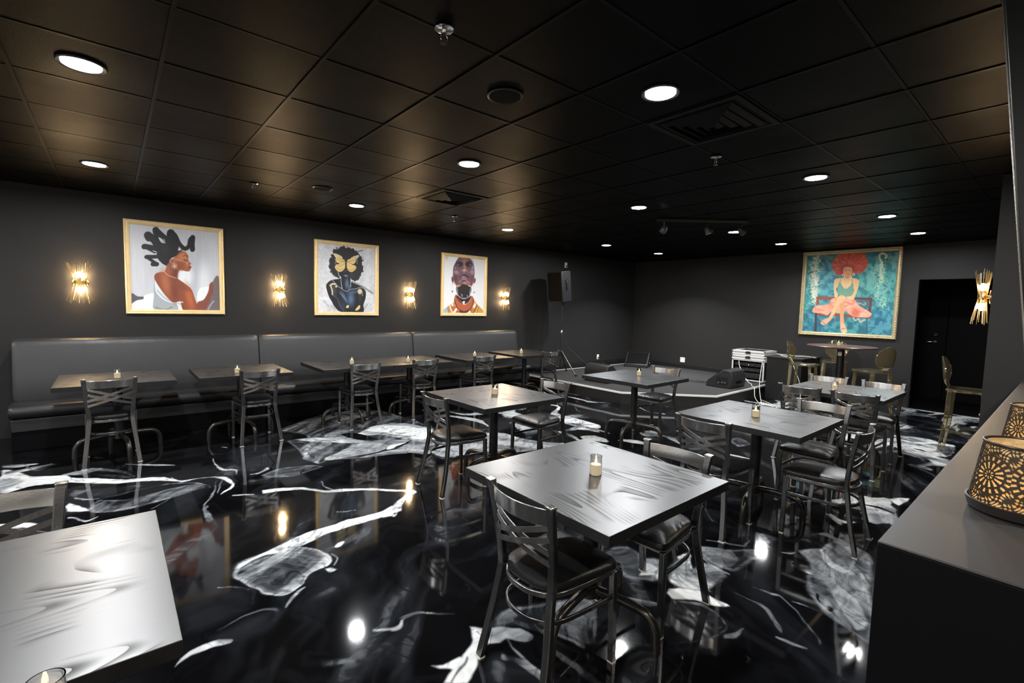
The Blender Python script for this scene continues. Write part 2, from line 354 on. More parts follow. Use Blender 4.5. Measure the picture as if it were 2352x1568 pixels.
FLOOR_FLOW=[(0.36,[(1.545,6.217),(1.928,6.506),(2.429,6.81),(2.673,6.765),(2.985,6.438),(3.062,5.94),(3.112,5.452),(3.11,5.222),(2.575,4.318),(2.373,4.463),(2.162,4.551),(1.938,4.592),(1.681,4.719),(1.607,4.716),(1.519,4.669),(1.422,4.906),(1.47,5.17),(1.476,5.636),(1.699,5.627),(1.701,5.859),(1.518,6.109)]),
(0.9,[(2.211,5.504),(2.529,5.713),(2.813,5.705),(2.998,5.483),(3.057,5.169),(2.802,4.702),(2.609,4.838),(2.527,5.123),(2.384,5.302),(2.271,5.382)]),
(0.8,[(1.573,5.641),(1.886,5.534),(2.196,5.203),(2.137,5.063),(1.815,5.326),(1.666,5.467)]),
(0.6,[(1.626,4.817),(2.046,5.092),(2.253,5.089),(2.623,4.865),(2.366,4.796),(2.143,4.69),(1.86,4.708),(1.635,4.713)]),
(-0.03,[(2.042,5.581),(2.195,5.556),(2.273,5.301),(2.333,5.107),(2.172,5.146),(2.082,5.358)]),
(-0.05,[(2.143,4.69),(2.366,4.796),(2.602,4.843),(2.305,4.671),(2.051,4.631),(1.866,4.644)]),
(0.9,[(2.228,4.726),(2.379,4.821),(2.576,4.847),(2.38,4.752),(2.242,4.683)]),
(0.65,[(1.89,4.627),(2.23,4.659),(2.434,4.579),(2.589,4.371),(2.562,4.296),(2.343,4.471),(2.114,4.555)]),
(0.5,[(1.567,5.577),(1.574,5.485),(1.581,5.361),(1.576,5.266),(1.556,5.229),(1.51,5.161),(1.463,5.058),(1.445,4.944),(1.452,4.881),(1.463,4.825),(1.478,4.762),(1.498,4.699),(1.512,4.654),(1.526,4.684),(1.518,4.742),(1.507,4.824),(1.499,4.902),(1.494,4.967),(1.492,5.018),(1.491,5.027),(1.512,5.068),(1.561,5.154),(1.609,5.288),(1.613,5.423),(1.599,5.542),(1.588,5.626)]),
(0.25,[(0.99,4.651),(1.135,4.739),(1.323,4.705),(1.459,4.658),(1.513,4.567),(1.329,4.499),(1.19,4.459),(1.039,4.546)]),
(-0.02,[(1.354,4.588),(1.326,4.56),(1.288,4.519),(1.257,4.448),(1.259,4.369),(1.276,4.295),(1.289,4.242),(1.295,4.254),(1.285,4.313),(1.272,4.394),(1.27,4.454),(1.288,4.491),(1.325,4.538),(1.353,4.572)]),
(0.65,[(2.914,4.623),(3.603,4.617),(3.716,4.29),(3.778,4.014),(3.929,3.796),(4.095,3.715),(3.646,3.749),(3.271,3.82),(3.042,4.047),(2.623,4.1),(2.549,4.274)]),
(0.7,[(3.615,5.63),(3.653,5.501),(3.704,5.324),(3.738,5.163),(3.74,5.045),(3.727,4.94),(3.716,4.864),(3.754,4.901),(3.79,5.002),(3.837,5.15),(3.853,5.303),(3.801,5.453),(3.718,5.592),(3.656,5.69)]),
(0.6,[(3.776,6.006),(3.784,5.878),(3.798,5.704),(3.847,5.561),(3.952,5.494),(4.091,5.457),(4.218,5.413),(4.309,5.341),(4.385,5.261),(4.437,5.203),(4.468,5.238),(4.433,5.318),(4.38,5.427),(4.301,5.521),(4.171,5.569),(4.025,5.599),(3.912,5.653),(3.851,5.776),(3.819,5.927),(3.799,6.038)]),
(0.5,[(3.387,5.388),(3.339,5.24),(3.278,5.041),(3.265,4.879),(3.341,4.802),(3.462,4.762),(3.555,4.737),(3.597,4.795),(3.508,4.829),(3.395,4.88),(3.323,4.957),(3.329,5.097),(3.375,5.277),(3.413,5.415)]),
(0.95,[(4.909,4.913),(5.277,5.155),(5.437,5.246),(5.082,4.914),(5.042,4.709),(5.052,4.375),(4.964,4.035),(4.855,3.97),(4.717,4.158),(4.686,4.372),(4.754,4.578),(4.794,4.766)]),
(0.95,[(5.377,5.354),(5.385,5.317),(5.393,5.265),(5.374,5.21),(5.33,5.166),(5.245,5.096),(5.151,5.026),(5.055,4.963),(4.954,4.904),(4.881,4.863),(4.839,4.802),(4.911,4.842),(5.014,4.902),(5.12,4.971),(5.228,5.053),(5.338,5.146),(5.432,5.248),(5.449,5.315),(5.428,5.358),(5.41,5.386)]),
(0.45,[(4.407,4.103),(4.466,4.1),(4.546,4.094),(4.612,4.065),(4.653,3.992),(4.681,3.893),(4.701,3.819),(4.748,3.854),(4.766,3.956),(4.785,4.096),(4.766,4.2),(4.665,4.214),(4.54,4.181),(4.453,4.155)]),
(0.9,[(4.361,3.838),(4.54,3.754),(4.545,3.55),(4.443,3.469),(4.336,3.697)]),
(0.6,[(6.385,5.908),(6.399,5.847),(6.419,5.759),(6.433,5.665),(6.435,5.564),(6.431,5.458),(6.428,5.382),(6.461,5.407),(6.483,5.499),(6.513,5.626),(6.524,5.74),(6.497,5.826),(6.452,5.893),(6.419,5.939)]),
(0.6,[(6.114,5.585),(6.117,5.515),(6.121,5.417),(6.126,5.323),(6.132,5.241),(6.14,5.164),(6.145,5.11),(6.175,5.133),(6.18,5.196),(6.186,5.284),(6.187,5.372),(6.175,5.463),(6.158,5.55),(6.145,5.611)]),
(0.97,[(0.89,4.185),(0.932,4.182),(0.992,4.178),(1.053,4.165),(1.105,4.142),(1.156,4.112),(1.202,4.075),(1.237,4.029),(1.266,3.977),(1.301,3.93),(1.344,3.896),(1.392,3.869),(1.442,3.841),(1.486,3.817),(1.53,3.794),(1.586,3.758),(1.665,3.698),(1.755,3.626),(1.828,3.563),(1.867,3.521),(1.888,3.49),(1.901,3.469),(1.937,3.531),(1.92,3.545),(1.893,3.568),(1.849,3.604),(1.774,3.666),(1.683,3.739),(1.605,3.801),(1.549,3.842),(1.506,3.871),(1.462,3.898),(1.411,3.923),(1.361,3.945),(1.316,3.974),(1.282,4.019),(1.252,4.071),(1.217,4.12),(1.171,4.165),(1.121,4.205),(1.069,4.234),(1.006,4.248),(0.944,4.252),(0.901,4.253)]),
(0.97,[(1.937,3.515),(1.91,3.511),(1.871,3.503),(1.82,3.481),(1.765,3.442),(1.707,3.396),(1.647,3.356),(1.585,3.325),(1.519,3.299),(1.451,3.284),(1.374,3.287),(1.295,3.3),(1.239,3.31),(1.218,3.239),(1.274,3.231),(1.353,3.22),(1.43,3.216),(1.5,3.227),(1.565,3.246),(1.629,3.272),(1.693,3.31),(1.751,3.355),(1.801,3.392),(1.848,3.424),(1.891,3.451),(1.922,3.469)]),
(0.1,[(1.509,3.756),(1.75,3.597),(1.778,3.518),(1.714,3.415),(1.607,3.353),(1.483,3.346),(1.347,3.352),(1.199,3.37),(1.345,3.584)]),
(0.7,[(1.229,3.483),(1.246,3.474),(1.27,3.46),(1.294,3.448),(1.317,3.442),(1.34,3.437),(1.357,3.434),(1.36,3.444),(1.344,3.448),(1.321,3.452),(1.298,3.459),(1.273,3.47),(1.248,3.482),(1.231,3.491)]),
(0.7,[(1.362,4.196),(1.351,4.156),(1.336,4.098),(1.335,4.036),(1.361,3.975),(1.399,3.914),(1.427,3.87),(1.431,3.879),(1.403,3.925),(1.367,3.989),(1.342,4.05),(1.343,4.104),(1.355,4.156),(1.366,4.195)]),
(0.85,[(1.49,3.204),(1.505,3.202),(1.526,3.2),(1.546,3.196),(1.562,3.191),(1.578,3.184),(1.59,3.179),(1.594,3.188),(1.587,3.201),(1.575,3.218),(1.559,3.23),(1.536,3.229),(1.512,3.223),(1.495,3.218)]),
(0.4,[(0.497,3.006),(0.546,3.133),(0.673,3.154),(0.798,3.136),(0.885,3.095),(0.955,2.959),(0.964,2.82),(0.883,2.775),(0.793,2.739),(0.739,2.668),(0.668,2.635),(0.599,2.684),(0.552,2.838)]),
(0.95,[(1.671,3.273),(1.59,3.281),(1.479,3.293),(1.369,3.302),(1.276,3.307),(1.186,3.31),(1.102,3.306),(1.031,3.291),(0.969,3.27),(0.916,3.249),(0.876,3.232),(0.843,3.214),(0.807,3.197),(0.763,3.183),(0.717,3.17),(0.671,3.157),(0.627,3.149),(0.585,3.142),(0.549,3.125),(0.523,3.09),(0.507,3.049),(0.498,3.021),(0.507,2.999),(0.518,3.022),(0.533,3.052),(0.553,3.077),(0.585,3.097),(0.626,3.115),(0.668,3.125),(0.712,3.121),(0.755,3.11),(0.796,3.103),(0.832,3.103),(0.864,3.107),(0.904,3.118),(0.957,3.143),(1.016,3.176),(1.082,3.2),(1.161,3.207),(1.248,3.204),(1.34,3.203),(1.452,3.21),(1.568,3.218),(1.652,3.224)]),
(0.8,[(0.498,2.997),(0.511,2.952),(0.529,2.89),(0.548,2.828),(0.563,2.773),(0.578,2.719),(0.596,2.675),(0.617,2.648),(0.641,2.632),(0.666,2.625),(0.691,2.629),(0.717,2.643),(0.742,2.66),(0.763,2.681),(0.781,2.705),(0.802,2.726),(0.827,2.742),(0.854,2.755),(0.883,2.768),(0.913,2.777),(0.944,2.787),(0.97,2.813),(0.977,2.862),(0.971,2.913),(0.958,2.964),(0.939,3.012),(0.914,3.06),(0.886,3.101),(0.856,3.125),(0.824,3.14),(0.801,3.15),(0.798,3.133),(0.821,3.125),(0.853,3.113),(0.883,3.09),(0.91,3.051),(0.935,3.003),(0.952,2.955),(0.963,2.903),(0.966,2.854),(0.962,2.825),(0.945,2.808),(0.915,2.796),(0.884,2.783),(0.855,2.769),(0.827,2.755),(0.801,2.738),(0.779,2.716),(0.76,2.693),(0.741,2.674),(0.716,2.656),(0.691,2.642),(0.667,2.637),(0.643,2.643),(0.62,2.659),(0.6,2.685),(0.583,2.728),(0.569,2.782),(0.554,2.839),(0.536,2.902),(0.518,2.964),(0.505,3.009)]),
(0.5,[(0.535,2.96),(0.556,2.936),(0.586,2.902),(0.622,2.876),(0.661,2.866),(0.705,2.866),(0.752,2.871),(0.806,2.886),(0.864,2.908),(0.908,2.924),(0.908,2.932),(0.865,2.915),(0.807,2.895),(0.753,2.881),(0.706,2.877),(0.663,2.88),(0.625,2.89),(0.589,2.913),(0.558,2.944),(0.536,2.967)]),
(1,[(1.044,2.974),(1.077,3.015),(1.12,3.009),(1.078,2.967)]),
(1,[(0.922,2.757),(0.95,2.746),(0.961,2.71),(0.929,2.702)]),
(0.6,[(0.993,2.889),(0.998,2.87),(1.005,2.845),(1.005,2.822),(0.996,2.803),(0.981,2.783),(0.969,2.768),(0.97,2.762),(0.982,2.776),(0.998,2.797),(1.01,2.822),(1.009,2.85),(1.002,2.876),(0.997,2.895)]),
(0.6,[(0.764,2.63),(0.75,2.628),(0.73,2.623),(0.708,2.613),(0.687,2.594),(0.667,2.57),(0.652,2.55),(0.642,2.535),(0.638,2.523),(0.635,2.515),(0.637,2.511),(0.641,2.516),(0.646,2.524),(0.655,2.534),(0.671,2.549),(0.691,2.567),(0.71,2.583),(0.73,2.598),(0.75,2.611),(0.764,2.62)]),
(0.72,[(0.162,2.378),(0.196,2.434),(0.266,2.451),(0.337,2.445),(0.39,2.416),(0.388,2.38),(0.314,2.397),(0.231,2.414),(0.178,2.395)]),
(0.07,[(0.225,2.833),(0.328,2.883),(0.4,2.992),(0.418,2.918),(0.515,2.854),(0.526,2.663),(0.448,2.598),(0.333,2.591),(0.229,2.617)]),
(0.1,[(0.325,2.472),(0.583,2.533),(0.552,2.439),(0.427,2.391)]),
(0.28,[(0.348,2.512),(0.376,2.525),(0.416,2.542),(0.459,2.554),(0.501,2.555),(0.543,2.55),(0.575,2.538),(0.59,2.519),(0.592,2.501),(0.592,2.493),(0.587,2.48),(0.574,2.455),(0.564,2.437),(0.57,2.417),(0.583,2.43),(0.601,2.451),(0.614,2.482),(0.612,2.519),(0.6,2.545),(0.579,2.559),(0.544,2.567),(0.501,2.569),(0.459,2.565),(0.416,2.551),(0.375,2.532),(0.347,2.519)]),
(0.3,[(0.763,1.916),(0.792,1.918),(0.834,1.922),(0.88,1.929),(0.93,1.938),(0.985,1.95),(1.032,1.965),(1.061,1.986),(1.075,2.009),(1.081,2.023),(1.078,2.029),(1.068,2.024),(1.055,2.019),(1.033,2.012),(0.988,2.001),(0.933,1.988),(0.881,1.974),(0.833,1.954),(0.791,1.934),(0.763,1.921)]),
(0.5,[(0.92,2.084),(0.948,2.061),(0.987,2.029),(1.024,2.009),(1.048,2.016),(1.063,2.036),(1.078,2.047),(1.103,2.048),(1.134,2.042),(1.167,2.029),(1.202,2.005),(1.237,1.973),(1.262,1.95),(1.265,1.954),(1.241,1.979),(1.207,2.013),(1.173,2.041),(1.14,2.056),(1.108,2.064),(1.079,2.065),(1.058,2.052),(1.045,2.036),(1.031,2.032),(0.995,2.048),(0.954,2.075),(0.924,2.095)]),
(0.25,[(0.402,2.946),(0.42,2.931),(0.444,2.908),(0.47,2.88),(0.495,2.848),(0.52,2.814),(0.535,2.779),(0.535,2.738),(0.527,2.685),(0.52,2.646),(0.524,2.642),(0.534,2.68),(0.546,2.735),(0.548,2.793),(0.527,2.835),(0.499,2.863),(0.472,2.888),(0.446,2.916),(0.422,2.941),(0.405,2.959)]),
(0.28,[(0.503,4.2),(0.489,4.191),(0.466,4.171),(0.449,4.096),(0.456,4.001),(0.47,3.907),(0.48,3.831),(0.488,3.788),(0.494,3.77),(0.489,3.735),(0.457,3.676),(0.411,3.617),(0.368,3.569),(0.332,3.539),(0.299,3.52),(0.276,3.508),(0.277,3.499),(0.3,3.511),(0.333,3.528),(0.369,3.554),(0.413,3.593),(0.46,3.641),(0.498,3.692),(0.519,3.754),(0.524,3.829),(0.519,3.897),(0.505,3.98),(0.485,4.061),(0.474,4.109),(0.476,4.121),(0.491,4.147),(0.504,4.168)]),
(0.2,[(0.659,2.016),(0.678,2.008),(0.705,1.995),(0.733,1.98),(0.762,1.959),(0.793,1.933),(0.816,1.914),(0.822,1.925),(0.803,1.952),(0.775,1.987),(0.746,2.017),(0.714,2.032),(0.683,2.039),(0.663,2.042)]),
(0.15,[(0.295,3.343),(0.296,3.375),(0.298,3.416),(0.282,3.416),(0.287,3.384),(0.295,3.32),(0.302,3.272),(0.309,3.278),(0.307,3.329),(0.304,3.398),(0.299,3.446),(0.282,3.415),(0.286,3.372),(0.289,3.341)]),
(0.9,[(-0.813,6.125),(-0.688,5.961),(-0.562,5.763),(-0.381,5.647),(-0.292,5.496),(-0.14,5.402),(0.051,5.227),(0.285,5.108),(0.392,4.909),(0.202,5.065),(-0.026,5.151),(-0.308,5.358),(-0.465,5.426),(-0.567,5.439),(-0.66,5.388),(-0.725,5.407)]),
(0.5,[(-0.825,6.22),(-0.802,6.2),(-0.768,6.173),(-0.73,6.151),(-0.684,6.142),(-0.633,6.14),(-0.595,6.139),(-0.6,6.181),(-0.64,6.202),(-0.694,6.23),(-0.742,6.253),(-0.78,6.266),(-0.811,6.274),(-0.832,6.279)]),
(0.5,[(-0.777,5.956),(-0.736,5.959),(-0.676,5.964),(-0.616,5.975),(-0.563,5.998),(-0.511,6.028),(-0.473,6.051),(-0.478,6.093),(-0.518,6.088),(-0.573,6.081),(-0.628,6.073),(-0.689,6.059),(-0.748,6.045),(-0.789,6.034)]),
(0.4,[(-0.38,5.647),(-0.348,5.625),(-0.303,5.594),(-0.256,5.575),(-0.217,5.584),(-0.18,5.605),(-0.136,5.606),(-0.079,5.567),(-0.016,5.507),(0.038,5.443),(0.073,5.377),(0.097,5.309),(0.113,5.259),(0.116,5.276),(0.1,5.332),(0.076,5.412),(0.041,5.492),(-0.014,5.57),(-0.079,5.643),(-0.138,5.698),(-0.186,5.724),(-0.227,5.729),(-0.266,5.726),(-0.311,5.715),(-0.354,5.697),(-0.383,5.684)]),
(0.35,[(-0.134,5.474),(-0.106,5.439),(-0.067,5.389),(-0.026,5.342),(0.016,5.306),(0.059,5.273),(0.09,5.25),(0.092,5.284),(0.061,5.327),(0.018,5.385),(-0.024,5.433),(-0.067,5.463),(-0.107,5.483),(-0.134,5.496)]),
(0.3,[(-0.699,6.26),(-0.668,6.158),(-0.624,6.02),(-0.577,5.927),(-0.531,5.935),(-0.484,5.991),(-0.449,6.037),(-0.453,6.071),(-0.489,6.032),(-0.537,5.986),(-0.582,5.983),(-0.624,6.064),(-0.667,6.19),(-0.698,6.286)]),
(0.95,[(0.645,4.835),(0.666,4.8),(0.694,4.751),(0.718,4.698),(0.734,4.647),(0.745,4.595),(0.748,4.565),(0.745,4.554),(0.729,4.518),(0.706,4.477),(0.678,4.436),(0.646,4.397),(0.623,4.369),(0.623,4.357),(0.646,4.373),(0.678,4.397),(0.707,4.426),(0.733,4.459),(0.756,4.501),(0.774,4.578),(0.771,4.657),(0.756,4.72),(0.736,4.772),(0.706,4.809),(0.672,4.834),(0.648,4.85)]),
(0.85,[(0.346,5.054),(0.356,5.003),(0.372,4.933),(0.397,4.879),(0.43,4.868),(0.47,4.876),(0.514,4.879),(0.567,4.861),(0.623,4.837),(0.665,4.818),(0.668,4.838),(0.625,4.854),(0.568,4.876),(0.515,4.895),(0.471,4.904),(0.433,4.911),(0.403,4.928),(0.38,4.971),(0.362,5.027),(0.349,5.069)]),
(0.6,[(0.701,4.718),(0.69,4.682),(0.674,4.632),(0.657,4.576),(0.641,4.515),(0.624,4.45),(0.612,4.403),(0.614,4.397),(0.628,4.437),(0.647,4.493),(0.666,4.551),(0.681,4.611),(0.694,4.67),(0.703,4.712)]),
(0.35,[(0.663,4.73),(0.648,4.668),(0.627,4.584),(0.601,4.497),(0.565,4.407),(0.523,4.313),(0.49,4.236),(0.473,4.19),(0.463,4.157),(0.458,4.119),(0.458,4.07),(0.462,4.019),(0.466,3.983),(0.475,3.998),(0.47,4.032),(0.465,4.077),(0.464,4.119),(0.468,4.147),(0.477,4.172),(0.494,4.213),(0.527,4.285),(0.57,4.374),(0.608,4.466),(0.635,4.564),(0.654,4.657),(0.667,4.722)]),
(0.28,[(-0.171,4.594),(-0.123,4.791),(0.041,4.669),(0.261,4.735),(0.458,4.746),(0.556,4.673),(0.509,4.552),(0.321,4.516),(0.104,4.463),(-0.061,4.486)]),
(0.5,[(-0.174,4.62),(-0.173,4.602),(-0.17,4.573),(-0.158,4.546),(-0.134,4.521),(-0.102,4.497),(-0.061,4.48),(-0.012,4.474),(0.044,4.476),(0.105,4.48),(0.178,4.494),(0.255,4.511),(0.297,4.509),(0.273,4.482),(0.213,4.417),(0.168,4.368),(0.169,4.359),(0.214,4.404),(0.274,4.465),(0.301,4.528),(0.255,4.531),(0.178,4.511),(0.105,4.496),(0.044,4.489),(-0.013,4.487),(-0.061,4.492),(-0.102,4.511),(-0.134,4.537),(-0.158,4.562),(-0.168,4.584),(-0.169,4.602),(-0.17,4.618)]),
(0.45,[(-0.116,4.781),(-0.058,4.804),(0.028,4.837),(0.118,4.863),(0.195,4.878),(0.27,4.884),(0.349,4.867),(0.431,4.812),(0.512,4.734),(0.571,4.666),(0.59,4.624),(0.587,4.599),(0.583,4.576),(0.586,4.57),(0.592,4.595),(0.596,4.64),(0.575,4.688),(0.515,4.756),(0.433,4.83),(0.35,4.882),(0.271,4.9),(0.195,4.895),(0.118,4.881),(0.027,4.853),(-0.059,4.817),(-0.117,4.792)]),
(0.2,[(-0.283,5.138),(-0.099,5.063),(0.122,4.994),(0.12,4.932),(-0.11,4.837),(-0.274,4.931)]),
(0.6,[(-0.274,4.934),(-0.253,4.913),(-0.223,4.885),(-0.192,4.859),(-0.162,4.841),(-0.132,4.827),(-0.11,4.817),(-0.11,4.829),(-0.132,4.842),(-0.162,4.86),(-0.192,4.881),(-0.224,4.908),(-0.254,4.936),(-0.275,4.957)]),
(0.07,[(0.227,4.423),(0.568,4.633),(0.445,4.26),(0.358,4.123),(0.217,4.044)]),
(0.9,[(-0.631,4.641),(-0.573,4.607),(-0.515,4.586),(-0.468,4.561),(-0.393,4.472),(-0.423,4.431),(-0.507,4.505),(-0.562,4.515),(-0.621,4.559)]),
(0.95,[(-0.296,4.853),(-0.226,4.723),(-0.171,4.581),(-0.286,4.655)]),
(0.8,[(-0.278,4.505),(-0.269,4.503),(-0.257,4.499),(-0.243,4.486),(-0.228,4.451),(-0.21,4.404),(-0.19,4.373),(-0.166,4.378),(-0.141,4.402),(-0.123,4.421),(-0.124,4.43),(-0.143,4.415),(-0.168,4.397),(-0.19,4.396),(-0.208,4.426),(-0.225,4.473),(-0.242,4.512),(-0.258,4.528),(-0.272,4.533),(-0.281,4.534)]),
(0.85,[(0.051,5.685),(0.073,5.661),(0.105,5.627),(0.141,5.589),(0.177,5.55),(0.215,5.508),(0.256,5.47),(0.304,5.44),(0.354,5.414),(0.391,5.396),(0.392,5.411),(0.356,5.445),(0.307,5.49),(0.259,5.531),(0.217,5.562),(0.178,5.587),(0.142,5.612),(0.106,5.644),(0.074,5.675),(0.051,5.696)]),
(0.75,[(0.727,5.409),(0.718,5.33),(0.706,5.22),(0.703,5.117),(0.715,5.052),(0.734,5.009),(0.755,4.976),(0.778,4.954),(0.803,4.942),(0.819,4.923),(0.824,4.887),(0.822,4.839),(0.821,4.801),(0.826,4.805),(0.83,4.845),(0.834,4.903),(0.83,4.958),(0.811,4.986),(0.786,5.001),(0.764,5.023),(0.745,5.058),(0.728,5.1),(0.718,5.148),(0.719,5.228),(0.727,5.331),(0.734,5.409)]),
(0.12,[(0.898,5.612),(1.269,5.601),(1.089,4.818),(0.894,4.807)]),
(0.8,[(1.082,4.853),(1.054,4.819),(1.017,4.774),(0.982,4.741),(0.957,4.734),(0.935,4.739),(0.919,4.744),(0.915,4.725),(0.931,4.717),(0.953,4.707),(0.979,4.709),(1.014,4.734),(1.051,4.769),(1.078,4.796)]),
(0.5,[(-0.194,6.088),(-0.186,6.08),(-0.173,6.068),(-0.16,6.055),(-0.148,6.042),(-0.135,6.029),(-0.126,6.02),(-0.126,6.032),(-0.135,6.046),(-0.148,6.065),(-0.16,6.081),(-0.173,6.092),(-0.186,6.1),(-0.195,6.106)]),
(0.7,[(0.839,5.77),(0.847,5.756),(0.858,5.738),(0.868,5.722),(0.874,5.714),(0.878,5.709),(0.881,5.705),(0.884,5.717),(0.883,5.728),(0.88,5.743),(0.874,5.757),(0.863,5.768),(0.85,5.777),(0.841,5.783)]),
(0.7,[(0.684,4.263),(0.7,4.253),(0.724,4.239),(0.75,4.226),(0.777,4.213),(0.805,4.201),(0.826,4.192),(0.828,4.202),(0.808,4.216),(0.781,4.235),(0.754,4.251),(0.728,4.265),(0.704,4.276),(0.687,4.284)]),
(0.88,[(1.007,1.604),(1.095,1.638),(1.202,1.702),(1.251,1.725),(1.299,1.805),(1.344,1.756),(1.426,1.72),(1.493,1.64),(1.52,1.552),(1.482,1.543),(1.438,1.578),(1.396,1.637),(1.355,1.631),(1.3,1.662),(1.261,1.656),(1.212,1.623),(1.166,1.582),(1.09,1.539)]),
(0.88,[(1.026,1.72),(1.064,1.684),(1.144,1.677),(1.15,1.65),(1.076,1.631)]),
(-0.05,[(1.3,1.676),(1.28,1.664),(1.253,1.646),(1.226,1.625),(1.206,1.603),(1.187,1.58),(1.169,1.559),(1.15,1.543),(1.131,1.528),(1.118,1.518),(1.12,1.513),(1.134,1.523),(1.154,1.536),(1.174,1.553),(1.193,1.574),(1.211,1.598),(1.23,1.619),(1.255,1.64),(1.282,1.658),(1.301,1.672)]),
(-0.05,[(1.17,1.657),(1.155,1.65),(1.134,1.64),(1.11,1.629),(1.082,1.614),(1.053,1.598),(1.031,1.586),(1.032,1.584),(1.053,1.594),(1.083,1.609),(1.111,1.623),(1.135,1.635),(1.156,1.647),(1.171,1.655)]),
(0.24,[(1.403,1.738),(1.502,1.79),(1.618,1.76),(1.769,1.69),(1.924,1.618),(1.948,1.535),(1.719,1.345),(1.638,1.46),(1.554,1.578),(1.504,1.687)]),
(0.5,[(1.509,1.707),(1.508,1.687),(1.508,1.659),(1.516,1.625),(1.535,1.592),(1.561,1.555),(1.587,1.513),(1.612,1.46),(1.635,1.404),(1.652,1.363),(1.666,1.371),(1.651,1.412),(1.629,1.47),(1.605,1.525),(1.578,1.568),(1.55,1.604),(1.53,1.635),(1.52,1.665),(1.517,1.691),(1.516,1.71)]),
(0.42,[(1.306,1.553),(1.316,1.527),(1.331,1.492),(1.342,1.459),(1.347,1.431),(1.35,1.403),(1.352,1.377),(1.354,1.355),(1.355,1.335),(1.356,1.321),(1.371,1.324),(1.374,1.338),(1.379,1.36),(1.382,1.384),(1.383,1.413),(1.383,1.444),(1.377,1.477),(1.36,1.512),(1.339,1.545),(1.324,1.567)]),
(0.16,[(1.178,1.47),(1.275,1.574),(1.316,1.519),(1.342,1.4),(1.354,1.33)]),
(0.6,[(1.392,1.624),(1.387,1.597),(1.381,1.558),(1.376,1.512),(1.375,1.457),(1.376,1.399),(1.377,1.357),(1.386,1.36),(1.386,1.401),(1.386,1.46),(1.387,1.515),(1.39,1.56),(1.394,1.598),(1.397,1.625)]),
(0.7,[(0.991,2.022),(1,2.017),(1.014,2.009),(1.031,2.007),(1.047,2.02),(1.058,2.037),(1.065,2.049),(1.062,2.055),(1.053,2.047),(1.041,2.039),(1.033,2.035),(1.022,2.035),(1.007,2.037),(0.997,2.039)]),
(0.55,[(1.062,2.072),(1.075,2.069),(1.094,2.066),(1.114,2.06),(1.132,2.053),(1.152,2.043),(1.178,2.026),(1.217,1.995),(1.261,1.956),(1.293,1.928),(1.295,1.931),(1.264,1.961),(1.222,2.002),(1.184,2.036),(1.159,2.056),(1.139,2.068),(1.12,2.075),(1.097,2.079),(1.077,2.077),(1.063,2.076)]),
(0.7,[(1.551,3.182),(1.556,3.177),(1.566,3.171),(1.584,3.18),(1.62,3.216),(1.665,3.267),(1.695,3.314),(1.673,3.322),(1.633,3.306),(1.602,3.293),(1.594,3.259),(1.625,3.276),(1.666,3.297),(1.683,3.305),(1.663,3.28),(1.619,3.231),(1.586,3.197),(1.573,3.192),(1.567,3.198),(1.563,3.204)]),
(0.2,[(1.516,1.445),(1.518,1.398),(1.52,1.335),(1.523,1.277),(1.53,1.233),(1.538,1.194),(1.544,1.167),(1.568,1.173),(1.568,1.202),(1.568,1.244),(1.565,1.29),(1.555,1.347),(1.543,1.407),(1.534,1.451)]),
(0.12,[(1.791,2.323),(1.816,2.33),(1.85,2.34),(1.876,2.341),(1.889,2.327),(1.897,2.303),(1.902,2.284),(1.91,2.29),(1.909,2.312),(1.906,2.343),(1.891,2.363),(1.857,2.359),(1.819,2.343),(1.793,2.332)]),
(0.25,[(1.492,2.126),(1.49,2.113),(1.488,2.094),(1.484,2.079),(1.477,2.069),(1.469,2.061),(1.462,2.054),(1.463,2.052),(1.47,2.057),(1.48,2.066),(1.488,2.079),(1.492,2.096),(1.494,2.114),(1.495,2.127)]),
(0.42,[(2.408,1.869),(2.58,1.822),(2.57,1.664),(2.616,1.59),(2.435,1.474),(2.325,1.542),(2.285,1.624),(2.306,1.678)]),
(0.92,[(2.503,1.638),(2.536,1.594),(2.509,1.522),(2.472,1.498),(2.36,1.567),(2.42,1.59)]),
(0.8,[(2.389,1.394),(2.473,1.314),(2.497,1.233),(2.497,1.158),(2.497,1.101),(2.424,1.158),(2.394,1.253),(2.318,1.334)]),
(0.88,[(2.095,1.508),(2.165,1.431),(2.215,1.349),(2.195,1.336),(2.121,1.4),(2.076,1.485)]),
(0.36,[(2.587,1.499),(2.839,1.54),(2.662,1.404),(2.799,1.41),(2.82,1.32),(2.766,1.253),(2.631,1.256),(2.533,1.252),(2.461,1.323),(2.448,1.414)]),
(0.75,[(2.454,1.418),(2.458,1.404),(2.464,1.383),(2.469,1.363),(2.471,1.344),(2.472,1.323),(2.473,1.307),(2.486,1.311),(2.492,1.328),(2.499,1.352),(2.501,1.375),(2.491,1.395),(2.477,1.413),(2.467,1.424)]),
(0.6,[(2.849,1.447),(2.835,1.414),(2.815,1.369),(2.8,1.328),(2.797,1.297),(2.799,1.27),(2.801,1.251),(2.814,1.255),(2.812,1.274),(2.81,1.3),(2.813,1.331),(2.825,1.372),(2.843,1.416),(2.856,1.448)]),
(0.8,[(2.725,1.524),(2.751,1.521),(2.782,1.516),(2.791,1.512),(2.768,1.491),(2.717,1.455),(2.678,1.427),(2.689,1.421),(2.733,1.447),(2.794,1.483),(2.839,1.522),(2.821,1.544),(2.779,1.547),(2.75,1.548)]),
(0.27,[(2.983,1.536),(3.065,1.398),(3.151,1.343),(3.26,1.238),(3.186,1.192),(3.098,1.22),(2.994,1.223),(2.882,1.244),(2.833,1.31),(2.868,1.456)]),
(0.3,[(3.475,1.37),(3.537,1.299),(3.507,1.227),(3.397,1.243),(3.354,1.21),(3.353,1.276)]),
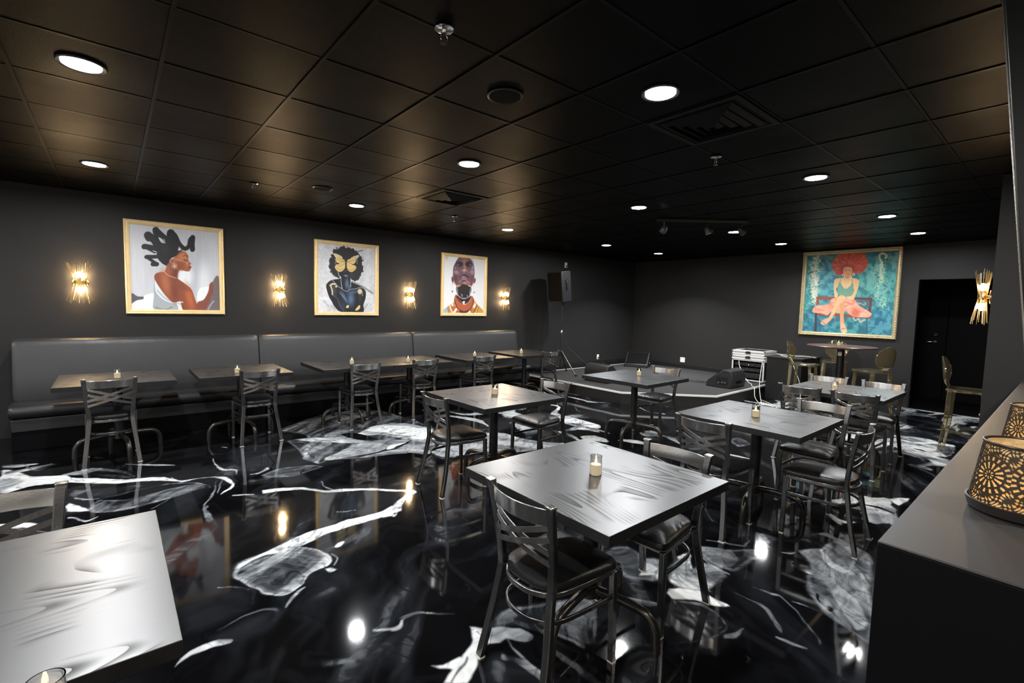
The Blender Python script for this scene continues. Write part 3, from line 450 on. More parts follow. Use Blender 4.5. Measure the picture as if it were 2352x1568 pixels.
(0.33,[(3.607,0.995),(3.769,1.005),(3.844,0.948),(3.808,0.841),(3.675,0.738),(2.829,0.544),(2.745,0.54),(2.793,0.633),(2.825,0.722),(2.917,0.817),(3.013,0.88),(3.173,0.939),(3.344,0.973),(3.461,1.064)]),
(0.75,[(3.583,0.986),(3.542,0.97),(3.485,0.947),(3.433,0.916),(3.403,0.883),(3.386,0.849),(3.378,0.819),(3.387,0.796),(3.407,0.778),(3.421,0.766),(3.458,0.773),(3.454,0.787),(3.451,0.807),(3.454,0.829),(3.465,0.857),(3.483,0.889),(3.504,0.916),(3.534,0.94),(3.574,0.964),(3.605,0.981)]),
(0.7,[(3.122,0.797),(3.075,0.773),(3.013,0.74),(2.955,0.707),(2.905,0.672),(2.857,0.634),(2.822,0.607),(2.919,0.587),(2.972,0.611),(3.048,0.647),(3.117,0.685),(3.162,0.726),(3.19,0.764),(3.208,0.791)]),
(0.5,[(3.459,0.747),(3.399,0.723),(3.319,0.692),(3.262,0.67),(3.323,0.656),(3.371,0.681),(3.436,0.715),(3.486,0.741)]),
(0.4,[(3.777,1.129),(3.798,1.106),(3.823,1.073),(3.823,1.025),(3.771,0.952),(3.697,0.868),(3.644,0.809),(3.725,0.812),(3.777,0.872),(3.848,0.958),(3.894,1.036),(3.879,1.087),(3.834,1.117),(3.8,1.136)]),
(-0.03,[(2.929,0.764),(2.931,0.734),(2.893,0.73),(2.889,0.746)]),
(-0.03,[(3.006,0.838),(3.004,0.825),(2.931,0.799),(2.953,0.819)]),
(0.75,[(4.238,1.442),(4.452,1.348),(4.554,1.142),(4.594,1.018),(4.498,0.829),(4.507,0.795),(5.121,0.918),(5.019,1.028),(4.9,1.188),(4.757,1.188)]),
(-0.05,[(4.609,1.148),(4.632,1.109),(4.664,1.053),(4.694,1),(4.718,0.955),(4.741,0.913),(4.757,0.884),(4.784,0.888),(4.786,0.92),(4.786,0.967),(4.774,1.015),(4.733,1.068),(4.68,1.12),(4.642,1.156)]),
(0.6,[(4.239,1.147),(4.215,1.129),(4.182,1.105),(4.156,1.084),(4.142,1.068),(4.134,1.055),(4.128,1.045),(4.152,1.046),(4.173,1.056),(4.204,1.071),(4.232,1.088),(4.254,1.111),(4.271,1.134),(4.282,1.151)]),
(0.25,[(2.304,1.318),(2.323,1.288),(2.348,1.246),(2.364,1.202),(2.365,1.162),(2.357,1.121),(2.348,1.087),(2.342,1.064),(2.335,1.049),(2.322,1.038),(2.303,1.033),(2.28,1.032),(2.248,1.037),(2.201,1.048),(2.145,1.065),(2.091,1.084),(2.045,1.107),(2.002,1.132),(1.972,1.15),(1.966,1.146),(1.995,1.127),(2.036,1.101),(2.081,1.077),(2.131,1.055),(2.184,1.035),(2.232,1.022),(2.272,1.019),(2.303,1.025),(2.327,1.035),(2.344,1.048),(2.356,1.065),(2.366,1.089),(2.38,1.125),(2.392,1.168),(2.393,1.212),(2.37,1.255),(2.336,1.295),(2.311,1.322)]),
(0.14,[(1.914,1.113),(1.956,1.083),(2.017,1.042),(2.076,1.008),(2.126,0.993),(2.171,0.987),(2.204,0.984),(2.208,0.989),(2.179,0.995),(2.138,1.004),(2.095,1.021),(2.038,1.056),(1.978,1.097),(1.936,1.127)]),
(0.4,[(2.2,1.074),(2.209,1.068),(2.223,1.059),(2.24,1.052),(2.261,1.05),(2.283,1.05),(2.299,1.051),(2.305,1.057),(2.294,1.061),(2.279,1.067),(2.264,1.072),(2.247,1.077),(2.228,1.081),(2.214,1.084)]),
(0.09,[(1.942,1.519),(2.199,1.347),(2.281,1.312),(2.385,1.174),(2.318,1.041),(2.145,1.046),(1.971,1.149),(2.005,1.213),(1.863,1.325),(1.699,1.319)]),
(0.25,[(2.643,1.133),(2.633,1.086),(2.618,1.021),(2.599,0.966),(2.575,0.932),(2.546,0.905),(2.522,0.882),(2.51,0.864),(2.503,0.851),(2.499,0.842),(2.507,0.841),(2.52,0.849),(2.538,0.861),(2.558,0.878),(2.582,0.901),(2.609,0.931),(2.63,0.969),(2.64,1.025),(2.644,1.088),(2.647,1.134)]),
(0.3,[(2.778,1.106),(2.779,1.077),(2.78,1.037),(2.782,1.002),(2.789,0.984),(2.797,0.972),(2.794,0.952),(2.774,0.921),(2.745,0.884),(2.712,0.846),(2.679,0.809),(2.645,0.773),(2.614,0.742),(2.589,0.719),(2.566,0.699),(2.551,0.686),(2.556,0.685),(2.575,0.698),(2.602,0.717),(2.631,0.741),(2.662,0.772),(2.694,0.808),(2.724,0.845),(2.756,0.883),(2.785,0.921),(2.805,0.953),(2.811,0.974),(2.807,0.988),(2.802,1.007),(2.796,1.041),(2.789,1.08),(2.784,1.108)]),
(0.35,[(2.452,0.847),(2.452,0.829),(2.452,0.804),(2.454,0.779),(2.46,0.757),(2.467,0.737),(2.473,0.722),(2.484,0.723),(2.484,0.739),(2.483,0.761),(2.481,0.783),(2.475,0.808),(2.467,0.832),(2.461,0.849)]),
(0.2,[(3.556,1.827),(3.642,1.731),(3.55,1.655),(3.379,1.7)]),
(0.15,[(3.807,1.964),(3.816,1.915),(3.829,1.847),(3.847,1.783),(3.874,1.734),(3.905,1.69),(3.928,1.658),(4.014,1.69),(4.012,1.73),(4.007,1.787),(3.991,1.843),(3.951,1.9),(3.9,1.954),(3.864,1.991)]),
(0.2,[(2.23,0.997),(2.243,0.989),(2.262,0.979),(2.288,0.97),(2.323,0.967),(2.362,0.968),(2.39,0.968),(2.394,0.973),(2.371,0.979),(2.341,0.986),(2.315,0.993),(2.292,1),(2.27,1.007),(2.254,1.012)]),
(0.5,[(3.075,1.549),(3.09,1.533),(3.112,1.509),(3.135,1.478),(3.156,1.436),(3.178,1.387),(3.206,1.351),(3.249,1.339),(3.298,1.341),(3.333,1.344),(3.338,1.349),(3.306,1.349),(3.266,1.35),(3.232,1.362),(3.202,1.397),(3.176,1.443),(3.15,1.485),(3.125,1.515),(3.102,1.539),(3.086,1.554)]),
(0.7,[(3.333,1.137),(3.338,1.124),(3.346,1.107),(3.358,1.091),(3.377,1.082),(3.4,1.076),(3.417,1.072),(3.424,1.075),(3.41,1.081),(3.392,1.088),(3.376,1.097),(3.362,1.112),(3.349,1.128),(3.34,1.139)]),
(0.3,[(2.205,0.876),(2.202,0.871),(2.198,0.864),(2.194,0.86),(2.188,0.858),(2.178,0.856),(2.17,0.855),(2.169,0.853),(2.177,0.853),(2.188,0.854),(2.2,0.857),(2.205,0.864),(2.208,0.871),(2.209,0.877)]),
(0.35,[(2.805,0.902),(2.807,0.889),(2.811,0.871),(2.814,0.854),(2.819,0.841),(2.823,0.828),(2.827,0.82),(2.833,0.821),(2.833,0.83),(2.831,0.843),(2.828,0.857),(2.822,0.874),(2.815,0.891),(2.81,0.903)]),
(0.55,[(7.772,1.399),(7.945,1.278),(7.971,1.035),(7.818,0.83),(7.179,0.819),(7.167,1.007),(7.146,1.259),(7.34,1.374)]),
(0.9,[(7.621,1.371),(7.599,1.315),(7.573,1.239),(7.576,1.166),(7.631,1.111),(7.714,1.062),(7.783,1.009),(7.813,0.946),(7.827,0.88),(7.836,0.833),(7.923,0.841),(7.927,0.89),(7.93,0.959),(7.908,1.025),(7.834,1.08),(7.74,1.129),(7.673,1.181),(7.655,1.251),(7.663,1.325),(7.671,1.379)]),
(0.8,[(7.875,1.276),(7.867,1.245),(7.857,1.201),(7.857,1.155),(7.876,1.109),(7.904,1.063),(7.926,1.029),(7.991,1.037),(8.006,1.076),(8.024,1.129),(8.028,1.179),(8,1.222),(7.958,1.259),(7.928,1.284)]),
(-0.02,[(7.281,1.153),(7.274,1.135),(7.264,1.109),(7.255,1.085),(7.249,1.066),(7.245,1.049),(7.242,1.037),(7.264,1.039),(7.278,1.053),(7.297,1.072),(7.311,1.092),(7.312,1.115),(7.307,1.139),(7.304,1.156)]),
(0.97,[(10.324,1.867),(10.323,1.805),(10.322,1.718),(10.317,1.627),(10.305,1.542),(10.291,1.455),(10.288,1.369),(10.312,1.293),(10.348,1.219),(10.365,1.137),(10.344,1.039),(10.306,0.938),(10.277,0.865),(10.636,0.893),(10.629,0.965),(10.618,1.065),(10.605,1.163),(10.59,1.247),(10.573,1.325),(10.553,1.404),(10.529,1.488),(10.502,1.57),(10.475,1.651),(10.444,1.738),(10.414,1.821),(10.393,1.879)]),
(0.7,[(9.868,1.088),(9.88,1.058),(9.898,1.016),(9.916,0.971),(9.934,0.922),(9.951,0.87),(9.964,0.833),(10.14,0.848),(10.124,0.886),(10.102,0.937),(10.073,0.986),(10.03,1.03),(9.981,1.069),(9.946,1.097)]),
(0.35,[(9.542,1.743),(9.596,1.688),(9.671,1.611),(9.735,1.53),(9.772,1.447),(9.795,1.361),(9.81,1.3),(9.949,1.318),(9.984,1.386),(10.028,1.483),(10.041,1.577),(9.988,1.665),(9.904,1.744),(9.842,1.799)]),
(0.75,[(4.948,1.108),(5.045,1.009),(4.995,0.915),(4.868,0.837),(4.473,0.821),(4.385,0.951),(4.719,1.045)]),
(0.9,[(5.12,0.927),(5.281,0.834),(5,0.836)]),
(-0.05,[(4.737,1.05),(4.743,1.023),(4.752,0.986),(4.755,0.946),(4.747,0.906),(4.734,0.865),(4.724,0.836),(4.759,0.839),(4.775,0.87),(4.796,0.913),(4.807,0.954),(4.794,0.993),(4.77,1.028),(4.752,1.053)]),
(0.7,[(4.303,1.173),(4.263,1.141),(4.209,1.097),(4.179,1.056),(4.197,1.026),(4.238,1.002),(4.27,0.986),(4.287,0.991),(4.269,1.01),(4.248,1.038),(4.243,1.066),(4.269,1.103),(4.312,1.145),(4.345,1.176)]),
(0.8,[(7.286,1.847),(7.261,1.809),(7.227,1.756),(7.203,1.718),(7.384,1.754),(7.399,1.792),(7.42,1.842),(7.435,1.88)]),
(0.7,[(7.196,1.502),(7.3,1.458),(7.438,1.397),(7.494,1.351),(7.47,1.35),(7.26,1.332),(7.093,1.32),(7.052,1.302),(7.205,1.308),(7.43,1.32),(7.677,1.375),(7.626,1.436),(7.477,1.499),(7.366,1.543)]),
(0.35,[(8.933,1.625),(8.855,1.554),(8.753,1.456),(8.695,1.354),(8.724,1.254),(8.794,1.15),(8.848,1.056),(8.854,0.98),(8.842,0.916),(8.832,0.872),(8.894,0.878),(8.899,0.922),(8.905,0.986),(8.895,1.062),(8.846,1.157),(8.784,1.262),(8.758,1.363),(8.812,1.465),(8.904,1.562),(8.975,1.631)]),
(0.28,[(6.42,1.038),(6.41,1.009),(6.398,0.967),(6.388,0.928),(6.385,0.897),(6.385,0.868),(6.386,0.848),(6.446,0.854),(6.468,0.876),(6.498,0.909),(6.52,0.944),(6.522,0.983),(6.515,1.023),(6.509,1.051)]),
(0.85,[(8.846,0.894),(8.827,0.882),(8.803,0.865),(8.788,0.849),(8.794,0.834),(8.809,0.821),(8.822,0.812),(8.868,0.816),(8.881,0.827),(8.899,0.843),(8.911,0.859),(8.913,0.874),(8.91,0.889),(8.908,0.899)]),
(0.7,[(6.774,1.739),(6.779,1.71),(6.785,1.67),(6.79,1.641),(6.887,1.663),(6.876,1.691),(6.86,1.729),(6.849,1.757)]),
(0.4,[(6.655,1.382),(6.732,1.346),(6.839,1.293),(6.914,1.234),(6.919,1.174),(6.891,1.111),(6.873,1.049),(6.889,0.987),(6.916,0.929),(6.936,0.887),(6.986,0.893),(6.974,0.936),(6.959,0.997),(6.954,1.059),(6.982,1.123),(7.02,1.189),(7.019,1.252),(6.935,1.313),(6.817,1.365),(6.732,1.401)]),
(0.3,[(6.344,1.314),(6.377,1.264),(6.421,1.195),(6.454,1.144),(6.517,1.156),(6.479,1.206),(6.427,1.274),(6.389,1.323)]),
(0.8,[(6.381,5.975),(6.428,5.924),(6.493,5.849),(6.546,5.761),(6.57,5.652),(6.581,5.532),(6.587,5.445),(6.622,5.472),(6.639,5.578),(6.658,5.724),(6.648,5.848),(6.577,5.924),(6.479,5.971),(6.409,6.001)]),
(0.8,[(6.155,5.852),(6.149,5.705),(6.141,5.507),(6.129,5.348),(6.101,5.283),(6.066,5.25),(6.064,5.207),(6.13,5.138),(6.229,5.063),(6.305,5.008),(6.324,5.023),(6.257,5.086),(6.17,5.171),(6.114,5.248),(6.119,5.287),(6.155,5.319),(6.186,5.393),(6.19,5.547),(6.186,5.737),(6.181,5.876)]),
(0.3,[(5.585,5.045),(5.522,4.981),(5.434,4.887),(5.392,4.808),(5.449,4.775),(5.551,4.761),(5.63,4.752),(5.645,4.766),(5.576,4.784),(5.489,4.811),(5.443,4.85),(5.473,4.91),(5.543,4.987),(5.601,5.048)]),
(0.1,[(5.369,4.785),(5.923,4.811),(6.021,4.347),(5.66,4.017),(5.3,4.131),(5.254,4.43)]),
(0.7,[(5.151,3.52),(5.384,3.469),(5.323,3.293),(5.303,3.099),(5.1,2.905),(5.263,3.229),(5.067,3.366)]),
(0.8,[(4.623,3.454),(4.807,3.373),(4.809,3.204),(4.734,3.165)]),
(0.95,[(4.901,4.738),(5.028,4.583),(5.026,4.318),(5.013,4.076),(4.837,3.962),(4.891,4.284),(4.761,4.564)]),
(0.85,[(4.659,4.142),(4.83,4.083),(4.691,3.978),(4.608,4.064)]),
(0.85,[(4.426,3.765),(4.545,3.732),(4.477,3.533),(4.41,3.677)]),
(0.35,[(5.788,2.658),(5.973,2.629),(5.843,2.426),(5.582,2.472)]),
(0.7,[(5.155,2.369),(5.161,2.343),(5.17,2.306),(5.179,2.268),(5.188,2.231),(5.197,2.193),(5.204,2.165),(5.231,2.176),(5.231,2.206),(5.231,2.247),(5.227,2.288),(5.218,2.326),(5.206,2.362),(5.197,2.386)]),
(0.4,[(6.682,4.872),(6.701,4.857),(6.722,4.831),(6.695,4.752),(6.573,4.588),(6.411,4.384),(6.301,4.208),(6.291,4.086),(6.326,3.987),(6.357,3.919),(6.438,3.968),(6.397,4.03),(6.348,4.121),(6.348,4.236),(6.456,4.408),(6.622,4.615),(6.748,4.783),(6.767,4.861),(6.732,4.88),(6.702,4.887)]),
(0.6,[(7.357,4.195),(7.346,4.163),(7.332,4.118),(7.329,4.079),(7.349,4.053),(7.38,4.033),(7.404,4.02),(7.449,4.044),(7.446,4.069),(7.441,4.103),(7.433,4.135),(7.418,4.164),(7.4,4.192),(7.387,4.211)]),
(0.5,[(4.288,4.154),(4.282,4.106),(4.273,4.038),(4.263,3.96),(4.249,3.867),(4.233,3.765),(4.222,3.691),(4.253,3.712),(4.286,3.802),(4.332,3.927),(4.362,4.037),(4.357,4.107),(4.333,4.15),(4.315,4.178)]),
(0.4,[(4.768,4.344),(4.764,4.299),(4.759,4.231),(4.756,4.136),(4.759,3.993),(4.765,3.829),(4.77,3.711),(4.799,3.732),(4.811,3.861),(4.827,4.043),(4.835,4.197),(4.827,4.286),(4.812,4.338),(4.8,4.37)]),
(0.5,[(8.561,3.777),(8.548,3.742),(8.531,3.69),(8.519,3.629),(8.519,3.555),(8.525,3.474),(8.53,3.414),(8.583,3.435),(8.596,3.501),(8.615,3.593),(8.627,3.673),(8.627,3.73),(8.621,3.772),(8.616,3.8)]),
]


# ---------------------------------------------------------------- floor: one sheet carrying the poured pigment
def make_floor():
    gx = np.concatenate([np.arange(XF, -1.0, 0.1), np.arange(-1.0, -.62, 0.0125), np.arange(-.62, 3.3, 0.007), np.arange(3.3, 7.4, 0.0125), np.arange(7.4, 10.5, 0.025), np.arange(10.5, 12.3, 0.1)])
    gy = np.concatenate([np.arange(YR, 0.2, 0.1), np.arange(0.2, 3.4, 0.007), np.arange(3.4, 7.0, 0.0125), np.arange(7.0, WL + 0.01, 0.05)])
    X, Y = np.meshgrid(gx, gy, indexing='ij')
    wx = X + 0.07 * (fbm(X * 2.6, Y * 2.6, 3, 3) - 0.5) + 0.022 * (fbm(X * 13, Y * 13, 9, 2) - 0.5)
    wy = Y + 0.07 * (fbm(X * 2.6 + 9, Y * 2.6, 5, 3) - 0.5) + 0.022 * (fbm(X * 13, Y * 13 + 5, 11, 2) - 0.5)
    # background: loose warped streaks, denser beyond x=6
    qx = X + 1.1 * fbm(X * .7, Y * .7, 21); qy = Y + 1.1 * fbm(X * .7 + 4, Y * .7, 22)
    st = fbm((qx * 0.75 + qy * 0.65) * 1.1, (qy * 0.75 - qx * 0.65) * 4.2, 31, 5)
    V = 0.10 * sstep(0.55, 0.72, st) + 0.08 * sstep(0.66, 0.76, st) + 0.012 * sstep(0.45, 0.6, fbm(qx * 2.2, qy * 2.2, 40))
    far = sstep(5.8, 7.0, X) * sstep(4.2, 3.0, Y)
    st2 = fbm(qx * 1.3, qy * 7.0, 51, 4)
    V = np.maximum(V, far * (0.75 * sstep(0.56, 0.68, st2) + 0.10 * sstep(.4, .55, st2)))
    farl = sstep(6.0, 4.9, X) * sstep(4.1, 4.6, Y) * sstep(6.2, 5.4, Y) * sstep(2.6, 3.4, X)
    V = np.maximum(V, farl * 0.7 * sstep(0.55, 0.66, st))
    ux = X + .5 * fbm(X * 1.5, Y * 1.5, 121); uy = Y + .5 * fbm(X * 1.5 + 4, Y * 1.5, 122)
    stk = fbm((ux * .75 + uy * .65) * 2.0, (uy * .75 - ux * .65) * 9.0, 131, 5)
    for tone, pts in FLOOR_FLOW:
        P = smooth_closed(pts, 2) if len(pts) < 30 else np.array(pts)
        x0, y0 = P.min(0) - 0.12; x1, y1 = P.max(0) + 0.12
        i0, i1 = np.searchsorted(gx, (x0, x1)); j0, j1 = np.searchsorted(gy, (y0, y1))
        if i1 - i0 < 1 or j1 - j0 < 1: continue
        sl = (slice(i0, i1), slice(j0, j1))
        d = sdf(wx[sl], wy[sl], P)
        w = 0.008
        dm = float(d.max())
        if 0 < tone < 0.2: w = 0.05
        elif 0 < tone < .5 and dm > .05: w = 0.022
        k = sstep(-w, w, d)
        t = abs(tone) if tone > 0 else 0.0
        if tone > 0.15:                      # marbled bands that follow the outline of each pour
            nb = fbm(wx[sl] * 5, wy[sl] * 5, 77, 3)
            band = 0.5 + 0.5 * np.sin(d * 95 + nb * 14)
            wide = float(sstep(.03, .09, np.array(d.max())))
            t = t * (1 - wide * (0.06 - 0.09 * band * (0.6 + 0.4 * (tone < 0.7))))
            if tone < .6: t = t * (.45 + 1.1 * sstep(.36, .66, stk[sl]))
            t = t + (1 - t) * 0.25 * wide * sstep(0.03, 0.006, d) * (0.22 < tone < 0.7)
        V[sl] = V[sl] * (1 - k) + t * k
    # hair-thin dark contours that run through the pale pours
    f1 = fbm((qx * .8 + qy * .6) * 1.6, (qy * .8 - qx * .6) * 6.5, 91, 4); f2 = fbm((qx * .6 - qy * .8) * 2.0 + 3, (qx * .8 + qy * .6) * 5.0, 95, 4)
    rid = np.maximum(sstep(.020, .004, np.abs(f1 - .5)), sstep(.014, .003, np.abs(f2 - .52)))
    V = V * (1 - .36 * rid * sstep(.15, .4, V)) * (1 - .38 * sstep(.54, .68, f2) * sstep(.15, .3, V))
    ni, nj = X.shape
    co = np.stack([X, Y, np.zeros_like(X)], -1).reshape(-1, 3)
    idx = np.arange(ni * nj).reshape(ni, nj)
    q = np.stack([idx[:-1, :-1], idx[1:, :-1], idx[1:, 1:], idx[:-1, 1:]], -1).reshape(-1, 4)
    me = bpy.data.meshes.new('floor')
    me.vertices.add(len(co)); me.vertices.foreach_set('co', co.ravel())
    me.loops.add(q.size); me.loops.foreach_set('vertex_index', q.ravel())
    me.polygons.add(len(q)); me.polygons.foreach_set('loop_start', np.arange(0, q.size, 4)); me.polygons.foreach_set('loop_total', np.full(len(q), 4))
    me.update(); me.validate()
    a = me.attributes.new('pigment', 'FLOAT', 'POINT'); a.data.foreach_set('value', np.clip(V, 0, 1).ravel().astype(np.float32))
    me.materials.append(M['floor'])
    o = bpy.data.objects.new('floor', me); COL.objects.link(o); o['kind'] = 'structure'
make_floor()

# ---------------------------------------------------------------- room shell
T = 0.12
struct('wall_left', MB().box((XF - T, WL, 0), (12.4, WL + T, CEIL)), 'wall')
OY0, OY1, OZ = YP, 1.76, 2.19
mb = MB().box((XB, OY1, 0), (XB + T, WL, CEIL)).box((XB, YP - .3, OZ), (XB + T, OY1, CEIL))
struct('wall_back', mb, 'wall')
struct('wall_right', MB().box((XP, YR, 0), (12.4, YP, CEIL)), 'wall')
struct('wall_front', MB().box((XF - T, YR, 0), (XF, WL, CEIL)), 'backwall')
struct('wall_service', MB().box((XF, YR - T, 0), (XP, YR, CEIL)), 'backwall')
mb = MB().box((XB + T, 2.62, 0), (12.0, 2.62 + T, CEIL)).box((12.0, YP, 0), (12.1, 2.62 + T, CEIL)).box((XB + T, YP, OZ + .1), (12.0, 2.62, OZ + .16))
struct('wall_recess', mb, 'recess')
# carpeted floor of the doorway recess
struct('trim_1', MB().box((XB + T, YP, 0.0005), (12.0, 2.62, 0.012)).box((XB + .02, YP, 0.0005), (XB + T, OY1, 0.012)), 'recess')
# recessed double doors
for n, (a, b, s) in enumerate(((1.555, 2.46, 1), (.64, 1.545, -1))):
    d = struct('door_%d' % (n + 1), MB().box((11.93, a, 0.015), (11.98, b, 2.12)), 'recess', bevel=.004)
    hy = a + .15 if s > 0 else a + .16
    MB().lathe([(.032, -.012), (.032, 0)], 20, (11.925, hy, 1.10), 'x').tube([(11.92, hy, 1.10), (11.88, hy, 1.10), (11.87, hy + s * .02, 1.10), (11.87, hy + s * .12, 1.095)], .009).build('door_handle', 'chrome', d, smooth=True)
    MB().lathe([(.03, -.018), (.027, -.022), (.03, 0)], 20, (11.93, hy, 1.24), 'x').build('deadbolt', 'chrome', d, smooth=True)
# ceiling tiles and the T-bar grid
GX0, GY0, G = 0.8407, 2.5068, 0.61
mb = MB().box((XF - T, YR - T, CEIL + .012), (12.4, WL + T, CEIL + .1))
nx0 = int(math.floor((XF - GX0) / G)); nx1 = int(math.ceil((XB - GX0) / G)); ny0 = int(math.floor((YR - GY0) / G)); ny1 = int(math.ceil((WL - GY0) / G))
for i in range(nx0, nx1):
    for j in range(ny0, ny1):
        x0 = max(GX0 + i * G + .011, XF); x1 = min(GX0 + (i + 1) * G - .011, 12.3); y0 = max(GY0 + j * G + .011, YR); y1 = min(GY0 + (j + 1) * G - .011, WL)
        if x1 - x0 < .03 or y1 - y0 < .03: continue
        dz = rnd.uniform(-.0008, .0008)
        mb.box((x0, y0, CEIL + .002 + dz), (x1, y1, CEIL + .012))
struct('ceiling', mb, 'ceiling')
mb = MB()
for i in range(nx0 + 1, nx1 + 1):
    x = GX0 + i * G; mb.box((x - .0095, YR, CEIL - .003), (x + .0095, WL, CEIL + .001))
for j in range(ny0 + 1, ny1 + 1):
    y = GY0 + j * G; mb.box((XF, y - .0085, CEIL - .0005), (12.3, y + .0085, CEIL + .0015))
mb.box((XF, WL - .02, CEIL - .004), (XB, WL - .0005, CEIL + .0005)).box((XB - .02, OY1, CEIL - .004), (XB - .0005, WL, CEIL + .0005))
struct('trim_2', mb, 'grid')
struct('baseboard_left', MB().box((6.3, WL - .012, 0.0), (XB, WL - .0005, .31)), 'base', bevel=.003)
struct('baseboard_back', MB().box((XB - .012, OY1 + .01, 0.0), (XB - .0005, WL - .02, .29)), 'base', bevel=.003)
# tall black casing at the near right edge, seen at a slant
def casing():
    m = MB()
    lo = [(2.17, .050, 1.075), (2.17, -.22, 1.075), (2.28, -.22, 1.075), (2.28, .050, 1.075)]
    hi = [(2.17, .243, CEIL - .005), (2.17, -.22, CEIL - .005), (2.28, -.22, CEIL - .005), (2.28, .243, CEIL - .005)]
    m.add(lo + hi, [(0, 3, 2, 1), (4, 5, 6, 7), (0, 1, 5, 4), (1, 2, 6, 5), (2, 3, 7, 6), (3, 0, 4, 7)])
    return m
o = struct('trim_3', casing(), 'column', bevel=.004)
MB().tube([(2.166, .052, 1.08), (2.166, .246, CEIL - .006)], .003, 8).build('edge_glint', 'metal_bright', o, smooth=True)  # bright tube standing in for the reflection along the casing edge

# ---------------------------------------------------------------- ceiling fittings
def downlight(x, y, label, warm=False, gain=1.0, beam=176):
    t = thing('ceiling_light', label, 'light', (x, y, CEIL), 0, 'round LED downlights')
    MB().lathe([(.082, -.001), (.082, -.006), (.10, -.010), (.104, -.004), (.104, -.0005)], 36).build('trim_ring', 'trimring', t, smooth=True)
    MB().lathe([(.081, -.0055), (.081, -.0085)], 36).build('lens', 'lens', t)
    ld = bpy.data.lights.new('led_beam', 'AREA'); ld.shape = 'DISK'; ld.size = .155; ld.energy = DOWN_W * gain; ld.color = (1.0, .89, .76) if warm else (.96, .98, 1.0); ld.spread = math.radians(beam)
    lo = bpy.data.objects.new('led_beam', ld); COL.objects.link(lo); lo.parent = t; lo.location = (0, 0, -.0095)
    return t
XS = (-0.085, 2.365, 4.80, 7.235, 8.98); YS = (1.58, 3.43, 5.87)
LROW = {1.58: 'in the row nearest the bar counter', 3.43: 'in the middle row of the ceiling', 5.87: 'in the row nearest the wall of portraits'}
LCOL = {-0.085: 'closest to the camera', 2.365: 'second from the camera', 4.80: 'third from the camera', 7.235: 'fourth from the camera', 8.98: 'farthest from the camera'}
for x in XS:
    for y in YS:
        g, bm = {(8.98, 5.87): (1.7, 118), (8.98, 3.43): (.9, 150)}.get((x, y), (1.0, 176))
        downlight(x, y, 'round white LED downlight %s, %s' % (LROW[y], LCOL[x]), False, g, bm)
for x in (-2.5,):  # unseen lamps added to brighten the rear walls mirrored in chair rails
    for y in YS:
        downlight(x, y, 'added round LED downlight %s, unseen behind the camera' % LROW[y], False, 1.4)
for x, y in ((-0.085, -0.85), (-2.5, -0.85), (2.365, -0.85), (4.8, -0.85)):  # unseen warm lamps added to light the chair rails and the wall end
    downlight(x, y, 'added warm LED downlight over the unseen service side of the bar, %s' % ('beside the camera', 'rearmost', 'above the lanterns', 'toward the doorway')[[-0.085, -2.5, 2.365, 4.8].index(x)], True, .8 if x > -1 else 1.6)

def vent(x, y, label):
    t = thing('ceiling_vent', label, 'vent', (x, y, CEIL), 0, 'square ceiling air vents')
    h = .296
    m = MB()
    m.box((-h, -h, -.008), (h, -h + .035, -.004)).box((-h, h - .035, -.008), (h, h, -.004)).box((-h, -h + .035, -.008), (-h + .035, h - .035, -.004)).box((h - .035, -h + .035, -.008), (h, h - .035, -.004))
    m.build('frame', 'louver', t)
    MB().box((-h + .03, -h + .03, -.0045), (h - .03, h - .03, -.0035)).build('backing', 'recess', t)
    for k, r in enumerate((.235, .175, .115, .055)):
        m = MB(); w = .034; z0, z1 = -.012 - .004 * k, -.028 - .004 * k
        for (sx, sy) in ((1, 0), (-1, 0), (0, 1), (0, -1)):
            if sx: vs = [(sx * r, -r, z0), (sx * r, r, z0), (sx * (r - w), r - w, z1), (sx * (r - w), -r + w, z1)]
            else: vs = [(-r, sy * r, z0), (r, sy * r, z0), (r - w, sy * (r - w), z1), (-r + w, sy * (r - w), z1)]
            o_ = [(a, b, c + .004) for a, b, c in vs]
            m.add(vs + o_, [(0, 1, 2, 3), (7, 6, 5, 4), (0, 1, 5, 4), (1, 2, 6, 5), (2, 3, 7, 6), (3, 0, 4, 7)])
        m.build('louver', 'louver', t)
vent(2.975, 1.592, 'black square air vent with nested louvers beside the large near downlight')
vent(2.975, 4.642, 'black square air vent with nested louvers between the portrait wall lights')
for x, y, l in ((1.76, 2.2, 'dark round ceiling speaker cover above the front tables'), (1.75, 5.26, 'small pale round ceiling cover near the butterfly portrait')):
    t = thing('ceiling_speaker', l, 'ceiling speaker', (x, y, CEIL), 0, 'round ceiling speaker covers')
    MB().lathe([(.10, -.001), (.105, -.006), (.095, -.010), (.09, -.007)], 32).build('rim', 'trimring', t, smooth=True)
    MB().lathe([(.089, -.004), (.089, -.008), (.05, -.009)], 32).build('grille', 'grille', t, smooth=True)
